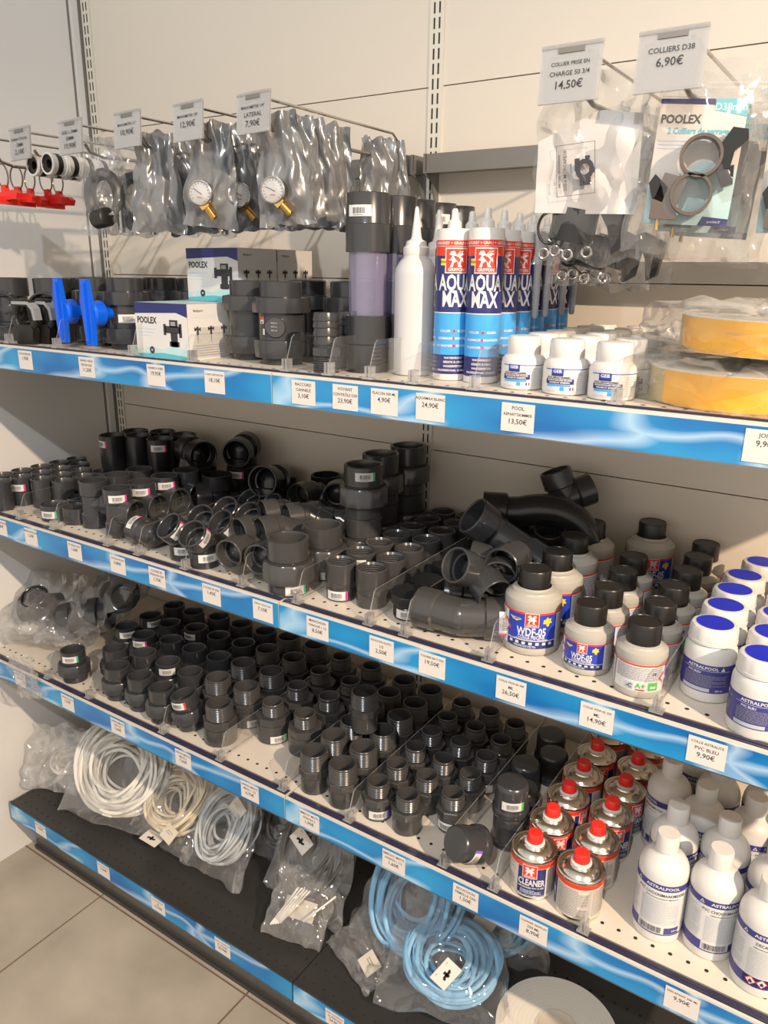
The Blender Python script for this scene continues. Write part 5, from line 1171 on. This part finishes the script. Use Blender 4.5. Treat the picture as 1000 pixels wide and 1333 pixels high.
def clamp_bag2():
    cd = MB(); W = 0.094; z0, z1 = -0.170, -0.036; y = 0.004
    cd.rect(-W / 2, W / 2, z0, z1, 'cardboard', y + 0.0008); cd.rect(-W / 2, W / 2, z0, z1, 'paper', y)
    cd.poly([(-W / 2, z0), (W / 2, z0), (W / 2, z0 + .062), (W * .1, z0 + .070), (-W * .2, z0 + .052), (-W / 2, z0 + .040)], 'pale_teal', y - .0003)
    cd.poly([(W * .15, z0), (W / 2, z0), (W / 2, z0 + .008), (W * .2, z0 + .010)], 'label_navy', y - .0005); cd.text('poolex.fr', W * .34, z0 + .0045, .004, 'print_white', False, y - .0007)
    cd.poly([(-W / 2, z1), (W / 2, z1), (W / 2, z1 - .016), (W * .1, z1 - .006), (-W / 2, z1 - .005)], 'label_navy', y - .0003)
    cd.poly([(W * .12, z1), (W / 2, z1), (W / 2, z1 - .018), (W * .16, z1 - .012)], 'teal', y - .0005); cd.text('D38mm', W * .31, z1 - .0085, .0105, 'pale_teal', True, y - .0007)
    cd.text('POOLEX', -W * .24, z1 - .0215, .0125, 'ink', True, y - .0005, .9); cd.text('2 Colliers de serrage', -W * .02, z1 - .0335, .0092, 'teal', True, y - .0005, .85)
    for i in range(3): cd.rect(-W * .46, W * (.28 - .15 * i), z1 - .043 - i * .004, z1 - .0442 - i * .004, 'light_text', y - .0005)
    rings = MB()
    for cx, cz in ((0.006, -0.098), (0.002, -0.138)):
        rings.lathe([(0.0195, -0.012), (0.0228, -0.012), (0.0232, -0.010), (0.0232, 0.010), (0.0228, 0.012), (0.0195, 0.012), (0.0195, -0.012)], 'bronze', 44, Matrix.Translation((cx, -0.013, cz)) @ Matrix.Rotation(PI / 2, 4, 'X'))
    lug = MB()
    lug.prism([(0.024, 0.012), (0.034, 0.030), (0.050, 0.028), (0.052, 0.018), (0.040, 0.006), (0.038, -0.012), (0.026, -0.014)], -0.020, -0.004, 'pvc_dark', Matrix.Translation((0, 0, -0.098)))
    lug.prism([(-0.024, -0.004), (-0.040, 0.010), (-0.046, 0.0), (-0.040, -0.016), (-0.028, -0.020)], -0.020, -0.004, 'pvc_dark', Matrix.Translation((0, 0, -0.128)))
    lug.prism([(0.022, 0.010), (0.040, 0.016), (0.042, -0.004), (0.032, -0.008)], -0.018, -0.004, 'black_plastic', Matrix.Translation((0.002, 0, -0.122)))
    lug.prism([(-0.040, -0.166), (-0.010, -0.166), (-0.012, -0.150), (-0.004, -0.122), (-0.030, -0.116), (-0.036, -0.140), (-0.040, -0.148)], -0.020, -0.004, 'bronze')
    bo = MB(); bo.tube([(-0.030, -0.014, -0.150), (-0.030, -0.014, -0.178)], 0.0024, 'brass', 8)
    zp = MB(); zp.rect(-0.062, 0.062, -0.022, -0.020, 'tag_plastic', -0.004); zp.rect(-0.062, 0.062, -0.027, -0.025, 'tag_plastic', -0.004)
    return [('film_bag', bagmesh(0.136, 0.208, 0.040, 17, 'clear_film', wr=0.7), Matrix.Translation((0, 0, -0.204)), 'clear zip bag'), ('printed_card', cd.mesh(), None, 'white and teal printed card'), ('ring_clamps', rings.mesh(), None, 'two metal ring clamps'), ('clamp_lug', lug.mesh(), None, None), ('bolt', bo.mesh(), None, 'brass bolt'), ('zip_strip', zp.mesh(), None, None)]
p2 = clamp_bag2()
package('clamp_pack', (0.585, -0.400, 1.798), (0, 3, 14), 'clear zip bag with printed card and two ring clamps, front of 6,90€ hook', 'bagged clamp', p2, 'clamp bags on the right hooks')
package('clamp_pack', (0.584, -0.345, 1.792), (0, 2, 24), 'clear zip bag with printed card, second on the 6,90€ hook', 'bagged clamp', p2, 'clamp bags on the right hooks')
package('clamp_pack', (0.592, -0.290, 1.788), (0, 4, 10), 'clear zip bag with printed card, third on the 6,90€ hook', 'bagged clamp', p2, 'clamp bags on the right hooks')
package('clamp_pack', (0.694, -0.345, 1.790), (0, 0, 10), 'clear bag with printed card cut off by the right picture edge', 'bagged clamp', p2, 'clamp bags on the right hooks')

# ================================================================== BAGS ON THE LOWER SHELVES
def coil(rx, rz, n, m, seed, r=0.0036, thick=0.05, flat=0.55):
    # a hank: nested loops whose lower bends lie together while the tops spread
    rd = random.Random(seed); b = MB(); n = int(n * 1.5)
    for k in range(n):
        q = rd.uniform(0.38, 1.0) ** 0.8
        a1 = rx * q * rd.uniform(0.90, 1.05); a2 = rz * q * rd.uniform(0.92, 1.05); ph = rd.uniform(0, 6)
        ox = rd.uniform(-.10, .10) * rx; oz = -(rz - a2) * rd.uniform(-0.2, 0.75); oy = rd.uniform(-0.5, 0.5) * thick * (1.1 - 0.5 * q)
        tw = rd.uniform(-0.9, 0.9); pts = []
        for t in range(40):
            a = 2 * PI * t / 40
            x = a1 * math.cos(a) * (1 + 0.07 * math.sin(2 * a + ph)); z = a2 * math.sin(a) * (1 + 0.05 * math.sin(a + ph))
            y = oy + 0.008 * math.sin(a * 2 + ph) + tw * 0.018 * math.cos(a) + 0.010 * math.sin(a)
            pts.append((ox + x, y, oz + z))
        b.tube(pts, r, m, 6, closed=True, flat=flat)
    return b.mesh(ang=60)
def header(w=0.052, h=0.036):
    b = MB(); b.box(-w / 2, w / 2, -0.0008, 0.0008, 0, h, 'paper')
    for x0, x1, z0, z1 in ((-.009, .009, .013, .018), (-.003, .003, .010, .023), (-.0115, -.007, .011, .016), (.007, .0115, .015, .019)): b.rect(x0, x1, z0, z1, 'hole', -.0012)
    for x in (-.017, .013): b.rect(x, x + .007, h - .006, h - .0052, 'steel_dark', -.0012)
    return b.mesh()
HM = header()
TX = lambda x, y, z, rx=0, ry=0, rz=0: Matrix.Translation((x, y, z)) @ Matrix.Rotation(rz * D2R, 4, 'Z') @ Matrix.Rotation(rx * D2R, 4, 'X') @ Matrix.Rotation(ry * D2R, 4, 'Y')
G = 'bagged sealing cords on the base shelf'
def cordbag(loc, rot, lb, m, rx, rz, n, bw, bh, bd, seed, film_='clear_film', hdr=None, extra=None, r=0.0036):
    P = [('cord_coil', coil(rx, rz, n, m, seed, r), TX(0, 0, rz + 0.02), None), ('film_bag', bagmesh(bw, bh, bd, seed, film_, wr=1.6, top=0.8, bot=1.0), TX(0, 0, -0.01), 'clear crinkled bag')]
    if hdr: P.append(('header_card', HM, hdr, 'white card with hanging hole'))
    if extra: P += extra
    if rot[0] < -45: loc = (loc[0], loc[1], loc[2] + 0.018)
    package('cord_bag', loc, rot, lb, 'bagged cord', P, G)
note = MB(); note.box(-0.022, 0.022, -0.0006, 0.0006, -0.018, 0.018, 'cardboard'); note.rect(-.012, .012, .004, .0055, 'soft_ink', -.001); note.rect(-.012, .006, -.001, .0005, 'soft_ink', -.001); NM = note.mesh()
cordbag((-0.690, -0.400, S4 + 0.024), (-32, 0, 12), 'clear bag with large coil of flat white cord, leftmost big bag', 'cord_white', 0.138, 0.128, 40, 0.32, 0.30, 0.085, 3, r=0.0042)
cordbag((-0.900, -0.385, S4 + 0.024), (-50, 0, 30), 'small clear bag with short white cord by the left wall', 'cord_white', 0.045, 0.040, 9, 0.13, 0.16, 0.04, 8, 'foggy_film')
cordbag((-0.530, -0.370, S4 + 0.024), (-38, 0, -4), 'clear bag with coil of beige cord between white and grey ones', 'cord_beige', 0.100, 0.095, 30, 0.23, 0.24, 0.07, 14, hdr=TX(0.01, -0.045, -0.008, -50, 0, 10), extra=[('paper_note', NM, TX(0.055, -0.035, 0.035, -10, 10, 0), 'small printed note')], r=0.0038)
cordbag((-0.345, -0.375, S4 + 0.024), (-34, 0, 0), 'clear bag with coil of pale grey cord beside the beige one', 'cord_grey', 0.080, 0.100, 28, 0.20, 0.26, 0.07, 21, extra=[('paper_note', NM, TX(0.03, -0.02, 0.16, 10, 30, 0), 'small brown note')], r=0.0036)
cordbag((-0.105, -0.330, S4 + 0.024), (-30, 0, -6), 'foggy clear bag with dark cord and white header card', 'cord_dark', 0.090, 0.110, 24, 0.24, 0.27, 0.08, 29, 'foggy_film', hdr=TX(-0.020, -0.060, 0.125, -8, 26, 10), r=0.0036)
cordbag((-0.240, -0.250, S4 + 0.024), (-30, 0, 8), 'clear bag of dark cord behind the pale grey coil', 'cord_dark', 0.070, 0.095, 16, 0.18, 0.23, 0.06, 33, 'foggy_film', r=0.0034)
cordbag((0.160, -0.330, S4 + 0.024), (-28, 0, 0), 'clear bag with large coil of light blue cord, upright one', 'cord_blue', 0.098, 0.125, 30, 0.24, 0.31, 0.08, 41, r=0.0046)
cordbag((0.300, -0.405, S4 + 0.024), (-60, 0, 18), 'clear bag with blue cord lying flat with white header card', 'cord_blue', 0.095, 0.080, 24, 0.26, 0.24, 0.075, 52, hdr=TX(0.020, -0.052, 0.050, 40, -62, 12), r=0.0044)
cordbag((0.335, -0.215, S4 + 0.024), (-20, 0, 20), 'clear bag with blue cord standing behind the flat one', 'cord_blue', 0.080, 0.110, 20, 0.20, 0.28, 0.07, 57, 'foggy_film', extra=[('paper_note', NM, TX(-0.03, -0.05, 0.10, 0, 30, 0), 'brown cardboard piece')], r=0.0042)
# pack of thin sticks and empty bag in the middle
st = MB()
for k in range(5): st.tube([(-0.050 + k * 0.005, -0.012, 0.02 + k * .002), (-0.012 + k * 0.007, -0.014, 0.105)], 0.0022, 'cord_white', 6)
st.tube([(0.02, -0.012, 0.045), (0.075, -0.012, 0.11)], 0.0022, 'cord_white', 6)
st.rect(-0.040, 0.035, 0.045, 0.085, 'cardboard', 0.006)
package('stick_bag', (-0.055, -0.425, S4 + 0.024), (-48, 0, 12), 'clear bag with thin beige sticks in front of the dark cord', 'bagged sticks', [('film_bag', bagmesh(0.14, 0.15, 0.04, 66, 'foggy_film', wr=1.4), TX(0, 0, 0), 'clear crinkled bag'), ('sticks', st.mesh(), None, 'thin beige sticks')], 'clear bags on the base shelf')
package('clear_bag', (0.075, -0.400, S4 + 0.010), (-68, 0, -20), 'nearly empty clear bag lying left of the blue cord', 'clear bag', [('film_bag', bagmesh(0.16, 0.13, 0.03, 72, 'foggy_film', wr=1.7), TX(0, 0, 0), None), ('paper_note', NM, TX(0.04, -0.015, 0.04, 0, 10, 0), 'small paper note')], 'clear bags on the base shelf')
# big white roll
b = MB(); b.lathe([(0.040, 0), (0.112, 0), (0.112, 0.055), (0.040, 0.055), (0.040, 0)], 'tape_white', 72)
for k in range(8): b.lathe([(0.048 + k * 0.008, 0.0552), (0.0484 + k * 0.008, 0.0553)], 'cardboard', 64)
c = MB(); c.lathe([(0.037, 0), (0.040, 0), (0.040, 0.0565), (0.037, 0.0565), (0.037, 0)], 'cardboard', 48)
PROTO['roll'] = [('tape_roll', b.mesh(), -1, None), ('cardboard_core', c.mesh(), -1, 'brown cardboard core')]
place('roll', 'big_roll', (0.500, -0.320, S4 + 0.001), 'large white roll lying flat on the black base shelf', 'roll', None)
# bagged big fittings on the third shelf, far left
def fit_bag(loc, rot, lb, seed, w, h, d, kinds):
    P = [('film_bag', bagmesh(w, h, d, seed, 'foggy_film', wr=2.0, top=0.85), TX(0, 0, 0), 'crinkled foggy bag')]
    for kd, M in kinds:
        for pn, me, pi, lbb in PROTO[kd]: P.append(('bagged_' + pn, me, M, None))
    package('fitting_bag', loc, rot, lb, 'bagged fitting', P, 'bagged fittings on the third shelf')
fit_bag((-0.895, -0.435, S3 + 0.045), (-58, 0, 25), 'foggy bag with large dark fitting, leftmost on third shelf', 80, 0.20, 0.21, 0.10, [('big_tee', TX(0.0, 0, 0.10, 0, 80, 0))])
fit_bag((-0.840, -0.310, S3 + 0.055), (-50, 0, -30), 'foggy bag with large grey fitting, upper one behind', 91, 0.20, 0.22, 0.10, [('check_valve', TX(-0.06, 0, 0.11, 0, 80, 0))])
fit_bag((-0.790, -0.405, S3 + 0.045), (-64, 0, 20), 'foggy bag with dark valve beside the first union', 97, 0.15, 0.17, 0.08, [('plain_valve', TX(-0.05, 0, 0.07, 0, 70, 0))])
package('clear_bag', (-0.785, -0.505, S3 - 0.010), (8, -8, 20), 'clear film bag end drooping over the third shelf rail', 'clear bag', [('film_bag', bagmesh(0.07, 0.12, 0.012, 103, 'foggy_film', wr=1.2), TX(0, 0, -0.04), None)], 'bagged fittings on the third shelf')
package('clear_bag', (-0.905, -0.40, S4 + 0.10), (-25, 0, 20), 'clear bag top rising behind the short white cord', 'clear bag', [('film_bag', bagmesh(0.17, 0.17, 0.03, 111, 'foggy_film', wr=1.8), TX(0, 0, -0.06), None)], None)
